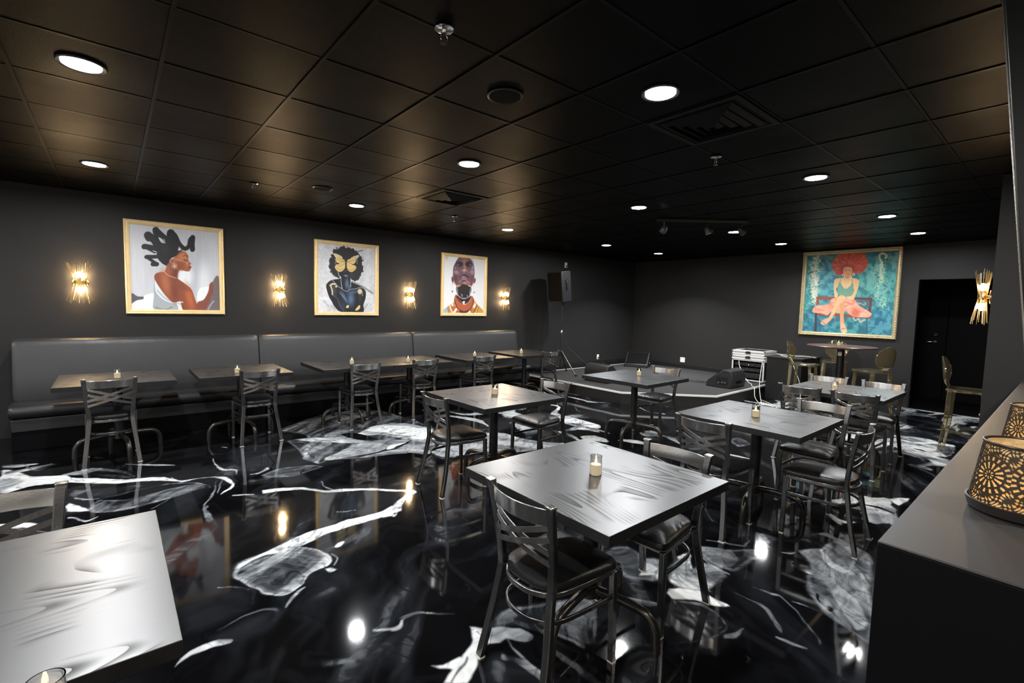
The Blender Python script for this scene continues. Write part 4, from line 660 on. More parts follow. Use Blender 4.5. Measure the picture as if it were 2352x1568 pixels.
for x, y, l in ((1.14, 1.86, 'chrome fire sprinkler head hanging above the near tables'), (1.16, 5.57, 'chrome sprinkler head above the first painting'),
                (3.6, 5.55, 'chrome sprinkler head close to the far square vent'), (3.63, 1.9, 'chrome sprinkler head between the two right hand downlights')):
    t = thing('fire_sprinkler', l, 'sprinkler', (x, y, CEIL), 0, 'fire sprinkler heads')
    MB().lathe([(.018, -.001), (.04, -.004), (.042, -.010), (.026, -.014)], 24).build('escutcheon', 'chrome', t, smooth=True)
    m = MB().lathe([(.011, -.012), (.011, -.03)], 14)
    for s in (-1, 1): m.tube(spl([(s * .010, 0, -.03), (s * .017, 0, -.042), (s * .014, 0, -.058), (0, 0, -.066)], 4), .0028, 6)
    m.build('sprinkler_body', 'chrome', t, smooth=True)
    m = MB().lathe([(.005, -.064), (.019, -.068), (.019, -.070)], 20); m.build('deflector', 'chrome', t, smooth=True)
# stage track lights (off)
t = thing('track_light_bar', 'thin black lighting track with unlit lamps in front of the stage', 'track light', (6.0, 3.28, CEIL), math.atan2(-.71, .82))
MB().box((-.6, -.018, -.035), (.6, .018, -.0045)).build('track', 'black', t, bevel=.003)
for px, tilt in ((-.50, .5), (.08, -.4), (.52, -.7)):
    e = MB().tube([(px, 0, -.03), (px, 0, -.10)], .008, 8).build('stem', 'black', t, smooth=True)
    mt = Matrix.Translation((px, 0, -.135)) @ Matrix.Rotation(tilt, 4, 'Y')
    h = MB().lathe([(.018, .05), (.035, .03), (.045, -.02), (.045, -.05)], 20, mtx=mt).build('lamp_head', 'black', t, smooth=True)
    MB().lathe([(.040, -.0505), (.040, -.054)], 20, mtx=mt).build('lamp_glass', 'chrome', h)

# ---------------------------------------------------------------- stage
t = thing('stage', 'low carpeted stage with pale metal edge strip and dark riser', 'stage', (8.4, 5.4, 0))
sp = [(6.42, 7.27), (6.42, 4.78), (7.50, 3.69), (XB - .02, 3.76), (XB - .02, 7.27)]
c = (8.4, 5.4); sl = [(x - c[0], y - c[1]) for x, y in sp]
MB().prism(sl, 0.001, STG - .03).build('riser', 'riser', t)
MB().prism([(x * .999, y * .999) for x, y in sl], STG - .029, STG).build('stage_deck', 'carpet', t)
for a, b in ((0, 1), (1, 2), (2, 3), (4, 0)):
    p, q = sl[a], sl[b]
    MB().tube([(p[0], p[1], STG - .008), (q[0], q[1], STG - .008)], rect=(.020, .030)).build('edge_strip', 'nosing', t)

# ---------------------------------------------------------------- cross-back metal chair
def build_chair():
    t = thing('dining_chair', '', 'chair', (0, 0, 0), 0, 'cross-back metal dining chairs')
    # rear legs run up into the back posts
    for s in (-1, 1):
        p = spl([(s * .200, -.035, .006), (s * .180, .010, .20), (s * .160, .040, .38), (s * .158, .048, .46), (s * .168, .036, .60), (s * .186, .000, .815)], 5)
        lg = MB().tube(p, rect=(.036, .026), up=(0, 1, 0)).build('leg', 'metal', t, bevel=.004)
        MB().box((s * .200 - .019, -.050, 0.0005), (s * .200 + .019, -.020, .008)).build('foot_glide', 'glide', lg)
        MB().box((s * .187 - .020, -.020, .812), (s * .187 + .020, .014, .824)).build('post_cap', 'metal_bright', lg, bevel=.003)
        p = [(s * .185, .405, .425), (s * .190, .410, .006)]
        lg = MB().tube(p, rect=(.028, .028), up=(0, 1, 0)).build('leg', 'metal', t, bevel=.003)
        MB().box((s * .190 - .014, .396, 0.0005), (s * .190 + .014, .424, .008)).build('foot_glide', 'glide', lg)
    def yb(z): return .048 - (.048) * max(0, (z - .46)) / .355 if z > .46 else .048
    def bow(x, w, d=.045): return -d * (1 - (x / w) ** 2)
    rail = [(x, yb(.77) + bow(x, .18), .768) for x in np.linspace(-.176, .176, 15)]
    MB().tube(rail, rect=(.005, .072), up=(0, -.13, 1))  .build('top_rail', 'rail', t, bevel=.0015)
    for s in (-1, 1):
        for z0, z1, dy in ((.728, .612, 0), (.678, .566, .0)):
            pts = []
            for u in np.linspace(0, 1, 13):
                x = s * (-.172 + .335 * u); z = z0 + (z1 - z0) * u
                pts.append((x, yb(z) + bow(x, .175, .04) + (.003 if s > 0 else -.003), z))
            MB().tube(pts, rect=(.005, .023), up=(0, 0, 1)).build('cross_strap', 'strap', t)
    def hoop(z, r, ins=0):
        return spl([(-.180 + ins, .40, z), (-.172 + ins, .22, z), (-.150 + ins, .085, z), (-.08, .022, z), (0, .008, z), (.08, .022, z), (.150 - ins, .085, z), (.172 - ins, .22, z), (.180 - ins, .40, z)], 5)
    MB().tube(hoop(.418, 0), rect=(.012, .022)).tube([(-.18, .40, .418), (.18, .40, .418)], rect=(.012, .022)).build('seat_frame', 'strap', t, bevel=.002)
    MB().tube(hoop(.300, 0), rect=(.010, .020)).build('stretcher', 'metal', t, bevel=.002)
    # cushion
    out = []
    for p in spl([(0, .018, 0), (-.09, .03, 0), (-.155, .085, 0), (-.180, .22, 0), (-.198, .37, 0), (-.188, .425, 0), (-.12, .440, 0), (0, .444, 0), (.12, .440, 0), (.188, .425, 0), (.198, .37, 0), (.180, .22, 0), (.155, .085, 0), (.09, .03, 0), (0, .018, 0)], 4)[:-1]:
        out.append((p.x, p.y))
    n = len(out); cx, cy = 0, .24; vs = []; fs = []
    rings = [(.93, .430), (.99, .437), (1.0, .450), (.97, .466), (.88, .476), (.70, .484), (.45, .489), (.2, .491)]
    for k, z in rings:
        for x, y in out: vs.append((cx + (x - cx) * k, cy + (y - cy) * k, z))
    for j in range(len(rings) - 1):
        for i in range(n): fs.append((j * n + i, j * n + (i + 1) % n, (j + 1) * n + (i + 1) % n, (j + 1) * n + i))
    fs.append(tuple(range(n - 1, -1, -1))); fs.append(tuple((len(rings) - 1) * n + i for i in range(n)))
    MB().add(vs, fs).build('seat', 'vinyl', t, smooth=True)
    return t
# (x, y) is the middle of the line under the back posts; az = direction the sitter faces
chairs = [
    (-.035, 5.745, 90, 'cross-back chair at the leftmost table along the leather bench'),
    (1.225, 5.730, 92, 'cross-back chair at the second bench table, below the first wall sconce gap'),
    (2.430, 5.730, 90, 'cross-back chair at the left half of the two joined bench tables'),
    (3.310, 5.770, 88, 'cross-back chair at the right half of the two joined bench tables'),
    (4.335, 5.770, 88, 'cross-back chair at the bench table below the bald portrait'),
    (5.800, 5.830, 88, 'cross-back chair at the last bench table beside the speaker stand'),
    (2.050, 3.430, 0, 'cross-back chair on the left of the middle table, back posts toward the open floor'),
    (3.480, 3.420, 182, 'cross-back chair on the right of the middle table with a pale reflecting top rail'),
    (1.260, 1.425, 0, 'largest, nearest cross-back chair, its back against the front table'),
    (2.385, 1.385, 181, 'cross-back chair at the far side of the front table, glare on top rail'),
    (3.190, 1.660, 0, 'cross-back chair on the left of the second right-hand table'),
    (4.690, 1.360, 182, 'cross-back chair on the far side of the second right-hand table'),
    (3.850, .860, 92, 'cross-back chair seen side-on close to the bar counter'),
    (5.600, 3.460, 181, 'cross-back chair at the table standing in front of the stage'),
    (5.530, 1.835, 0, 'left one of two chairs on the near side of the farthest right table'),
    (5.535, 1.350, 0, 'right one of two chairs on the near side of the farthest right table'),
    (6.740, 1.920, 181, 'left one of two chairs on the far side of the farthest right table'),
    (6.700, 1.370, 181, 'right one of two chairs on the far side of the farthest right table'),
    (-.365, 2.600, 270, 'cross-back chair partly in frame behind the cut-off table at lower left'),
]
first = build_chair()
for i, (x, y, az, lab) in enumerate(chairs):
    lab = 'gunmetal ' + lab
    rz = math.radians(az - 90)
    if i == 0:
        first.location = (x, y, 0); first.rotation_euler = (0, 0, rz); first['label'] = lab
    else: dup(first, (x, y, 0), rz, lab)

# ---------------------------------------------------------------- square tables on four bent-tube legs
def build_table():
    t = thing('dining_table', '', 'table', (0, 0, 0), 0, 'square black dining tables')
    h = .457
    tp = MB().box((-h, -h, .716), (h, h, .7598)).build('table_top', 'table_edge', t, bevel=.002)
    tp.data.materials.append(M['table'])
    for p in tp.data.polygons:
        if p.normal.z > .9: p.material_index = 1
    MB().box((-.2, -.2, .704), (.2, .2, .7155)).build('mounting_plate', 'column', t, bevel=.002)
    MB().lathe([(.040, .155), (.040, .700), (.075, .7035)], 28).build('column', 'column', t, smooth=True)
    MB().lathe([(.02, .135), (.048, .14), (.048, .20), (.042, .205)], 24).build('hub', 'iron', t, smooth=True)
    for k in range(4):
        a = math.radians(90 * k + 12); c, s = math.cos(a), math.sin(a)
        p = spl([(.03, 0, .178), (.14, 0, .180), (.262, 0, .172), (.312, 0, .150), (.340, 0, .105), (.346, 0, .05), (.348, 0, .0005)], 5)
        lg = MB().tube([(q.x * c, q.x * s, q.z) for q in p], .0225, 12, up=(-s, c, 0)).build('leg', 'iron', t, smooth=True)
    return t
tables = [
    (.02, 6.215, 0, 'square black table leftmost along the leather bench'),
    (1.125, 6.22, 0, 'square black table second from left along the leather bench'),
    (2.375, 6.215, 0, 'square black bench table, left half of the joined pair'),
    (3.295, 6.215, 0, 'square black bench table, right half of the joined pair'),
    (4.465, 6.23, 0, 'square black bench table below the bald portrait'),
    (5.600, 6.29, 0, 'square black bench table at the speaker end'),
    (2.69, 3.425, 90, 'square black table with a candle in the middle of the room'),
    (4.86, 3.42, 92, 'square black table nearest the stage'),
    (1.805, 1.485, 90, 'large foreground square black table with glossy wood grain'),
    (3.90, 1.575, 90, 'square black table behind the foreground one, with a dark chair each side'),
    (6.08, 1.59, 0, 'square black table farthest to the right with four chairs'),
    (-.350, 1.787, 0, 'bright glaring square black table cut off at the lower left'),
]
t0 = build_table()
for i, (x, y, a, lab) in enumerate(tables):
    if i == 0: t0.location = (x, y, 0); t0['label'] = lab
    else: dup(t0, (x, y, 0), math.radians(a), lab)

# ---------------------------------------------------------------- LED candles in glass
def build_candle():
    t = thing('candle', '', 'candle', (0, 0, 0), 0, 'candles on the tables')
    n = 28
    m = MB(); prof = [(.0005, .0), (.0285, .0), (.0295, .002), (.0295, .094), (.0270, .094), (.0270, .004), (.0005, .004)]
    m.lathe(prof, n).build('glass_cup', 'glass', t, smooth=True)
    MB().lathe([(.0262, .0045), (.0262, .052), (.023, .0545), (.010, .0525)], n).build('wax', 'wax', t, smooth=True)
    MB().lathe([(.001, .052), (.0048, .058), (.0052, .064), (.0030, .074), (.0006, .084)], 12).build('flame', 'flame', t, smooth=True)
    return t
candles = [
    (.02, 6.17, .76, 'lit candle on the leftmost bench table'), (1.05, 5.99, .76, 'lit candle on the second bench table'),
    (2.43, 6.19, .76, 'lit candle on the left half of the joined bench tables'), (3.17, 6.02, .76, 'lit candle on the right half of the joined bench tables'),
    (4.44, 6.19, .76, 'lit candle on the bench table below the bald portrait'), (5.46, 6.22, .76, 'lit candle on the last bench table by the speaker'),
    (2.70, 3.43, .76, 'lit candle on the middle table of the room'), (4.98, 3.45, .76, 'lit candle on the table nearest the stage'),
    (1.81, 1.48, .76, 'largest lit candle, on the foreground table'), (3.84, 1.57, .76, 'lit candle on the second right-hand table'),
    (5.97, 1.64, .76, 'lit candle on the farthest right table'), (9.14, 2.50, 1.06, 'lit candle on the round high table'),
    (-.118, 1.208, .76, 'candle just inside the bottom left corner of the photo')]
c0 = build_candle()
for i, (x, y, z, lab) in enumerate(candles):
    lab = lab.replace('lit candle', 'lit ivory candle in clear glass').replace('largest lit', 'largest lit')
    if i == 0: c0.location = (x, y, z); c0['label'] = lab
    else: dup(c0, (x, y, z), None, lab)

# ---------------------------------------------------------------- leather bench in three sections
for n, (x0, x1, lab) in enumerate(((-.815, 1.505, 'left section of the long black leather bench'), (1.515, 3.825, 'middle section of the long black leather bench'), (3.835, 6.13, 'right section of the long black leather bench'))):
    t = thing('banquette', lab, 'bench', ((x0 + x1) / 2, 7.1, 0), 0, 'wall bench sections')
    w = (x1 - x0) / 2
    def pad(name, sec, mname, parent, puff=0.02):
        # cross-section polygon (y,z) swept along x with rounded ends
        m = MB(); N_ = 24; vs = []; fs = []
        cy = sum(p[0] for p in sec) / len(sec); cz = sum(p[1] for p in sec) / len(sec)
        for i in range(N_ + 1):
            u = i / N_; x = -w + 2 * w * (0.5 - 0.5 * math.cos(PI * u)) * 1.0
            e = min(x + w, w - x); k = 1.0 if e > .05 else math.sqrt(max(0.0, 1 - (1 - e / .05) ** 2)) * .10 + .90
            for (y, z) in sec: vs.append((x, cy + (y - cy) * k, cz + (z - cz) * (0.94 + .06 * (k - .9) / .1)))
        c_ = len(sec)
        for i in range(N_):
            for q in range(c_): fs.append((i * c_ + q, i * c_ + (q + 1) % c_, (i + 1) * c_ + (q + 1) % c_, (i + 1) * c_ + q))
        fs.append(tuple(range(c_ - 1, -1, -1))); fs.append(tuple(N_ * c_ + q for q in range(c_)))
        return m.add(vs, fs).build(name, mname, parent, smooth=True)
    Yw = WL - 7.1 - .004
    back = [(Yw, .46), (-.055, .46), (-.060, .52), (-.040, .70), (-.005, .90), (.020, 1.03), (.035, 1.075), (.065, 1.10), (.11, 1.108), (.17, 1.10), (Yw, 1.085)]
    pad('backrest', back, 'leather', t)
    seat = [(.0, .33), (-.36, .33), (-.405, .35), (-.425, .39), (-.420, .43), (-.395, .458), (-.34, .468), (-.20, .470), (0.0, .462)]
    pad('seat', seat, 'seatleather', t)
    MB().box((-w + .01, -.385, .20), (w - .01, Yw - .02, .328)).build('seat_box', 'seatleather', t, bevel=.008)
    MB().box((-w + .01, -.370, 0.001), (w - .01, Yw - .02, .198)).build('plinth', 'counter_side', t, bevel=.004)

# ---------------------------------------------------------------- brass starburst sconces
def build_sconce():
    t = thing('wall_sconce', '', 'wall lamp', (0, 0, 0), 0, 'brass starburst wall sconces')   # local: wall is +y side, room -y
    MB().lathe([(.062, 0), (.062, -.010), (.055, -.014)], 32, (0, -.002, 0), 'y', ).build('backplate', 'gold', t, smooth=True)
    MB().tube([(0, -.006, 0), (0, -.05, 0)], .014, 12).build('arm', 'gold', t, smooth=True)
    m = MB()
    for k in range(24): pass
    m.tube([(.046 * math.cos(a), -.062 + .030 * math.sin(a), 0) for a in np.linspace(0, 2 * PI, 25)[:-1]], rect=(.006, .034), closed=True).build('waist_band', 'gold', t)
    r2 = random.Random(3)
    for s in (-1, 1): MB().sphere((s * .064, -.050, 0), .034, sc=(.42, .35, 1)).build('boss', 'gold', t, smooth=True)
    for s in (-1, 1):
        for k in range(22):
            a = 2 * PI * k / 22 + r2.uniform(-.08, .08)
            L = r2.uniform(.19, .245); sp_ = r2.uniform(.070, .130)
            a0 = (.042 * math.cos(a), -.062 + .026 * math.sin(a), 0.0)
            yo = -.062 + (.062 if math.sin(a) < 0 else .045) * math.sin(a)
            b0 = (sp_ * math.cos(a), max(-.14, min(-.012, yo)), s * L)
            MB().tube([a0, b0], .0023, 6).build('rod', 'gold', t, smooth=True)
        MB().sphere((0, -.064, s * .085), .029, sc=(1.2, .8, 1.2)).build('bulb', 'bulb', t, smooth=True)
        MB().lathe([(.012, s * .02), (.014, s * .058)], 14, (0, -.064, 0)).build('socket', 'gold', t, smooth=True)
    return t
s0 = build_sconce()
for i, (loc, rz, lab) in enumerate((((-.27, WL, 1.73), 0, 'brass starburst sconce leftmost on the portrait wall'), ((1.85, WL, 1.73), 0, 'brass starburst sconce between the profile portrait and the butterfly portrait'),
                   ((3.93, WL, 1.73), 0, 'brass starburst sconce between the butterfly portrait and the bald portrait'), ((6.04, WL, 1.73), 0, 'brass starburst sconce right of the bald portrait'),
                   ((5.86, YP, 1.76), PI, 'brass starburst sconce on the wall edge beside the doorway'))):
    if i == 0: s0.location = loc; s0['label'] = lab
    else: dup(s0, loc, rz, lab)

# ---------------------------------------------------------------- bar counter and pierced lanterns
t = thing('bar_counter', 'bar counter along the right edge, lit top and shaded body put into its colours', 'counter', (3.5, -.2, 0))
MB().box((1.315 - 3.5, -.35, 1.064), (XP - .01 - 3.5, .456, 1.07)).build('counter_top', 'counter', t, bevel=.003)
MB().box((1.315 - 3.5, -.35, 0.001), (XP - .01 - 3.5, .456, 1.0635)).build('counter_body', 'counter_side', t, bevel=.002)

def lantern(x, y, R0, R1, H, label, ph=0.0):
    t = thing('lantern', label, 'lantern', (x, y, 1.0702), 0, 'pierced metal lanterns')
    NU, NV = 520, 120
    u = np.linspace(0, 2 * PI, NU, endpoint=False); v = np.linspace(0, 1, NV)
    U, V = np.meshgrid(u, v, indexing='ij')
    # lace pattern: rosettes repeated round the shade
    nr = 6; cw = 2 * PI / nr; uu = ((U + ph) % cw) - cw / 2; xx = uu * R0 * .9; yy = (V - .50) * H * .94
    r = np.hypot(xx, yy); th = np.arctan2(yy, xx)
    petals = (np.cos(th * 14) > .05) & (r > .016) & (r < .034)
    petals2 = (np.cos(th * 20 + 1.2) > .25) & (r > .039) & (r < .050)
    dots = (np.cos(th * 8) > -.1) & (r > .005) & (r < .012)
    cx = ((U + ph + cw / 2) % cw) - cw / 2; x2 = cx * R0 * .9
    vines = (np.sin(x2 * 430 + 3 * np.sin(yy * 120)) * np.sin(yy * 410 + 3 * np.sin(x2 * 150)) > .12) & (r > .055)
    hole = petals | petals2 | dots | vines
    hole &= (V > .03) & (V < .95)
    keep = ~hole
    vs = []; Rr = R0 + (R1 - R0) * V
    X = Rr * np.cos(U); Y = Rr * np.sin(U); Z = .022 + V * (H - .022)
    co = np.stack([X, Y, Z], -1).reshape(-1, 3)
    idx = np.arange(NU * NV).reshape(NU, NV)
    fs = []
    for i in range(NU):
        i2 = (i + 1) % NU
        for j in range(NV - 1):
            if keep[i, j]: fs.append((int(idx[i, j]), int(idx[i2, j]), int(idx[i2, j + 1]), int(idx[i, j + 1])))
    me = bpy.data.meshes.new('pierced_shade'); me.from_pydata([tuple(c) for c in co], [], fs); me.update()
    bm = bmesh.new(); bm.from_mesh(me); bmesh.ops.delete(bm, geom=[v_ for v_ in bm.verts if not v_.link_faces], context='VERTS'); bm.to_mesh(me); bm.free()
    o = bpy.data.objects.new('pierced_shade', me); COL.objects.link(o); o.parent = t
    me.materials.append(M['lace'])
    sm = o.modifiers.new('s', 'SOLIDIFY'); sm.thickness = .0012
    MB().lathe([(R0 * .90, .0), (R0 * 1.0, .006), (R0 * 1.06, .030), (R0 * 1.01, .031), (R0 * .97, .012), (.002, .010)], 64).build('tray', 'lantern_base', t, smooth=True)
    MB().tube([(R1 * 1.005 * math.cos(a), R1 * 1.005 * math.sin(a), H) for a in np.linspace(0, 2 * PI, 65)[:-1]], .003, 8, closed=True).build('rim', 'lace', t, smooth=True)
    m = MB(); n = 72
    vs = [((R0 - .006 + (R1 - R0) * k) * math.cos(a), (R0 - .006 + (R1 - R0) * k) * math.sin(a), .024 + k * (H - .026)) for k in (0, .25, .5, .75, 1) for a in np.linspace(0, 2 * PI, n + 1)[:-1]]
    m.add(vs, [(j * n + k, j * n + (k + 1) % n, (j + 1) * n + (k + 1) % n, (j + 1) * n + k) for j in range(4) for k in range(n)])
    m.build('frosted_liner', 'liner', t, smooth=True)
    MB().lathe([(.022, .012), (.022, .040), (.018, .044)], 24).build('tealight', 'wax', t, smooth=True)
    MB().lathe([(.002, .044), (.008, .052), (.009, .060), (.004, .074), (.001, .084)], 14).build('flame', 'lantern_flame', t, smooth=True)
M['lace'] = mat('dark_bronze_lace', (0.05, 0.038, 0.026), 0.35, metal=0.7, bump=0.05)
M['lantern_flame'] = mat('lantern_flame', (1, .7, .3), .5, emit=(1.0, .50, .12), estr=62, bump=.01)
ml = bpy.data.materials.new('frosted_amber_liner'); ml.use_nodes = True
nt = ml.node_tree; nt.nodes.remove(nt.nodes['Principled BSDF'])
tr = nt.nodes.new('ShaderNodeBsdfTranslucent'); di = nt.nodes.new('ShaderNodeBsdfDiffuse'); nz = nt.nodes.new('ShaderNodeTexNoise'); nz.inputs['Scale'].default_value = 40
rmp = nt.nodes.new('ShaderNodeValToRGB'); rmp.color_ramp.elements[0].color = (.80, .62, .32, 1); rmp.color_ramp.elements[1].color = (.95, .80, .50, 1)
nt.links.new(nz.outputs['Fac'], rmp.inputs['Fac']); nt.links.new(rmp.outputs['Color'], tr.inputs['Color']); nt.links.new(rmp.outputs['Color'], di.inputs['Color'])
mx = nt.nodes.new('ShaderNodeMixShader'); mx.inputs[0].default_value = .5; nt.links.new(tr.outputs[0], mx.inputs[1]); nt.links.new(di.outputs[0], mx.inputs[2])
nt.links.new(mx.outputs[0], nt.nodes['Material Output'].inputs['Surface']); M['liner'] = ml
lantern(1.80, .060, .102, .080, .185, 'larger, nearer gold pierced lantern glowing on the bar counter', .2)
lantern(2.62, .060, .102, .080, .185, 'farther gold pierced lantern cut by the right edge of the photo', .1)

# ---------------------------------------------------------------- framed paintings (pigment computed per vertex of the canvas)
def homography(src, dst):
    A = []
    for (x, y), (u, v) in zip(src, dst):
        A.append([x, y, 1, 0, 0, 0, -u * x, -u * y, -u]); A.append([0, 0, 0, x, y, 1, -v * x, -v * y, -v])
    return np.linalg.svd(np.array(A, float))[2][-1].reshape(3, 3)
class Art:
    def __init__(s, outer, NU, NV, inset, bg):
        H = homography([(0, 0), (1, 0), (1, 1), (0, 1)], outer)
        u = np.linspace(inset[0], 1 - inset[0], NU); v = np.linspace(inset[1], 1 - inset[1], NV)
        s.U, s.V = np.meshgrid(u, v, indexing='ij')
        w = H[2, 0] * s.U + H[2, 1] * s.V + H[2, 2]
        s.X = (H[0, 0] * s.U + H[0, 1] * s.V + H[0, 2]) / w; s.Y = (H[1, 0] * s.U + H[1, 1] * s.V + H[1, 2]) / w
        s.C = np.empty(s.X.shape + (3,)); s.C[:] = bg
    def mixin(s, k, col):
        s.C = s.C * (1 - k[..., None]) + np.array(col, float) * k[..., None]
    def poly(s, pts, col, soft=4, a=1.0, sm=3, rough=0, rs=14.0):
        P = smooth_closed(pts, sm) if sm else np.array(pts, float)
        X, Y = s.X, s.Y
        if rough: X = X + rough * (fbm(s.X / rs, s.Y / rs, 5, 3) - .5) * 2; Y = Y + rough * (fbm(s.X / rs + 9, s.Y / rs, 6, 3) - .5) * 2
        s.mixin(a * sstep(-soft, soft, sdf(X, Y, P)), col)
    def stroke(s, pts, w, col, soft=3, a=1.0):
        P = [np.array(p[:2]) for p in spl2(pts)]
        d = np.full(s.X.shape, 1e9)
        for i in range(len(P) - 1):
            e = P[i + 1] - P[i]; L = e @ e + 1e-9
            t = np.clip(((s.X - P[i][0]) * e[0] + (s.Y - P[i][1]) * e[1]) / L, 0, 1)
            d = np.minimum(d, (s.X - P[i][0] - t * e[0]) ** 2 + (s.Y - P[i][1] - t * e[1]) ** 2)
        s.mixin(a * sstep(w / 2 + soft, w / 2 - soft, np.sqrt(d)), col)
    def ell(s, cx, cy, rx, ry, col, soft=.25, a=1.0, rot=0):
        c, n = math.cos(rot), math.sin(rot); x = (s.X - cx) * c + (s.Y - cy) * n; y = -(s.X - cx) * n + (s.Y - cy) * c
        s.mixin(a * sstep(1 + soft, 1 - soft, np.hypot(x / rx, y / ry)), col)
    def noise(s, amp, sx=30., sy=30., seed=1):
        s.C = s.C * (1 + amp * (fbm(s.X / sx, s.Y / sy, seed, 4)[..., None] - .5) * 2)
def spl2(pts, k=5):
    return [(p.x, p.y) for p in spl([(p[0], p[1], 0) for p in pts], k)]

def hang(art, name, label, W_, H_, origin, rz, fw, depth, fmat, detail=False):
    """origin: top-left outer corner of the frame as seen from the room; local x runs right, z down is negative"""
    t = thing(name, label, 'painting', origin, rz)
    NU, NV = art.U.shape
    co = np.stack([art.U * W_, np.full(art.U.shape, -.012), -art.V * H_], -1).reshape(-1, 3)
    idx = np.arange(NU * NV).reshape(NU, NV); q = np.stack([idx[:-1, :-1], idx[:-1, 1:], idx[1:, 1:], idx[1:, :-1]], -1).reshape(-1, 4)
    me = bpy.data.meshes.new('canvas'); me.vertices.add(len(co)); me.vertices.foreach_set('co', co.ravel())
    me.loops.add(q.size); me.loops.foreach_set('vertex_index', q.ravel()); me.polygons.add(len(q))
    me.polygons.foreach_set('loop_start', np.arange(0, q.size, 4)); me.polygons.foreach_set('loop_total', np.full(len(q), 4)); me.update(); me.validate()
    c = np.clip(art.C, 0, 255) / 255; c = np.where(c <= .04045, c / 12.92, ((c + .055) / 1.055) ** 2.4) * .95
    a = me.attributes.new('paint', 'FLOAT_COLOR', 'POINT'); a.data.foreach_set('color', np.concatenate([c, np.ones(c.shape[:2] + (1,))], -1).reshape(-1).astype(np.float32))
    me.materials.append(M['canvas']); o = bpy.data.objects.new('canvas', me); COL.objects.link(o); o.parent = t
    MB().box((fw * .5, -.010, -H_ + fw * .5), (W_ - fw * .5, -.004, -fw * .5)).build('backing', 'board', t)
    # mitred moulding
    prof = [(0, -.002), (0, -depth * .8), (fw * .18, -depth), (fw * .34, -depth * .93), (fw * .42, -depth * .72), (fw * .60, -depth * .78), (fw * .80, -depth * .62), (fw * .92, -depth * .55), (fw, -depth * .42), (fw, -.002)]
    vs = []; fs = []
    for (sx, sy) in ((0, 0), (1, 0), (1, 1), (0, 1)):
        for d, y in prof: vs.append((d if sx == 0 else W_ - d, y, -d if sy == 0 else -H_ + d))
    n = len(prof)
    for k in range(4):
        for i in range(n): fs.append((k * n + i, k * n + (i + 1) % n, ((k + 1) % 4) * n + (i + 1) % n, ((k + 1) % 4) * n + i))
    f = MB().add(vs, fs).build('frame', fmat, t)
    if detail:
        m = MB()
        for k in range(int(H_ / .045)):
            z = -.03 - k * .045
            for x in (fw * .25, W_ - fw * .25): m.sphere((x, -depth, z), .009, 8, 6, (1, .6, 1.3))
        for k in range(int(W_ / .045)):
            x = .03 + k * .045
            for z in (-fw * .25, -H_ + fw * .25): m.sphere((x, -depth, z), .009, 8, 6, (1.3, .6, 1))
        m.build('beading', 'bead', f, smooth=True)
    return t

# 1: woman in profile with looping black hair
A1 = Art([(80, 78), (1580, 238), (1605, 1507), (130, 1500)], 250, 260, (.045, .045), (214, 213, 217))
A1.noise(.05, 160, 420, 2)
A1.ell(1200, 850, 160, 420, (190, 190, 197), .9, .6); A1.ell(1300, 1000, 90, 260, (246, 246, 246), .8, .8); A1.ell(1010, 930, 120, 160, (250, 250, 250), .5, .9); A1.ell(300, 700, 120, 500, (228, 228, 230), .9, .5)
A1.poly([(205, 1195), (300, 1240), (400, 1250), (400, 1300), (300, 1310), (205, 1370)], (96, 90, 98), 8)
A1.poly([(208, 1360), (290, 1300), (385, 1280), (400, 1230), (480, 1200), (560, 1215), (570, 1450), (208, 1440)], (250, 248, 246), 5)
A1.poly([(1230, 1120), (1370, 1090), (1430, 1030), (1380, 1150), (1290, 1300), (1190, 1300)], (252, 252, 252), 6)
A1.poly([(1430, 1020), (1520, 950), (1540, 1460), (1290, 1460), (1410, 1240)], (118, 104, 108), 8); A1.noise(.03, 20, 300, 8)
A1.poly([(1380, 1060), (1430, 1030), (1425, 1200), (1300, 1460), (1190, 1460), (1200, 1330), (1290, 1290), (1360, 1170)], (140, 76, 58), 6)
A1.stroke([(1440, 1310), (1400, 1360), (1360, 1430)], 22, (190, 180, 184), 8, .8)
A1.poly([(560, 960), (545, 1060), (545, 1240), (560, 1460), (940, 1460), (900, 1340), (840, 1320), (740, 1240), (620, 1090)], (176, 182, 184), 6)
A1.poly([(560, 990), (600, 1060), (700, 1200), (830, 1320), (900, 1345), (780, 1330), (660, 1270), (570, 1160)], (232, 238, 240), 6)
A1.stroke([(600, 1150), (700, 1260), (840, 1330)], 16, (150, 158, 162), 8, .7); A1.stroke([(570, 1400), (700, 1440), (820, 1400)], 22, (120, 128, 130), 12, .7)
A1.poly([(550, 960), (575, 900), (650, 878), (705, 872), (735, 800), (740, 740), (900, 700), (930, 830), (905, 900), (905, 970), (1000, 1040), (1090, 1110), (1130, 1180), (1165, 1290), (1215, 1460), (1000, 1460), (960, 1380), (940, 1310), (870, 1330), (800, 1310), (690, 1190), (600, 1060)], (150, 78, 50), 5)
A1.ell(720, 1030, 60, 170, (192, 112, 74), .8, .8, -.2); A1.ell(1080, 1250, 50, 180, (206, 108, 60), .8, .8, -.25); A1.ell(860, 1180, 50, 130, (118, 58, 40), .9, .7, -.1); A1.ell(1000, 1110, 90, 40, (128, 68, 50), .8, .6, .4); A1.ell(760, 850, 30, 80, (176, 100, 66), .8, .7); A1.ell(870, 900, 40, 90, (104, 50, 34), .8, .7)
A1.stroke([(960, 1340), (1010, 1440), (1000, 1460)], 8, (100, 48, 32), 5, .8); A1.poly([(890, 1345), (930, 1370), (990, 1460), (930, 1460), (910, 1400)], (240, 242, 240), 5); A1.stroke([(890, 1330), (980, 1325)], 12, (240, 242, 240), 4)
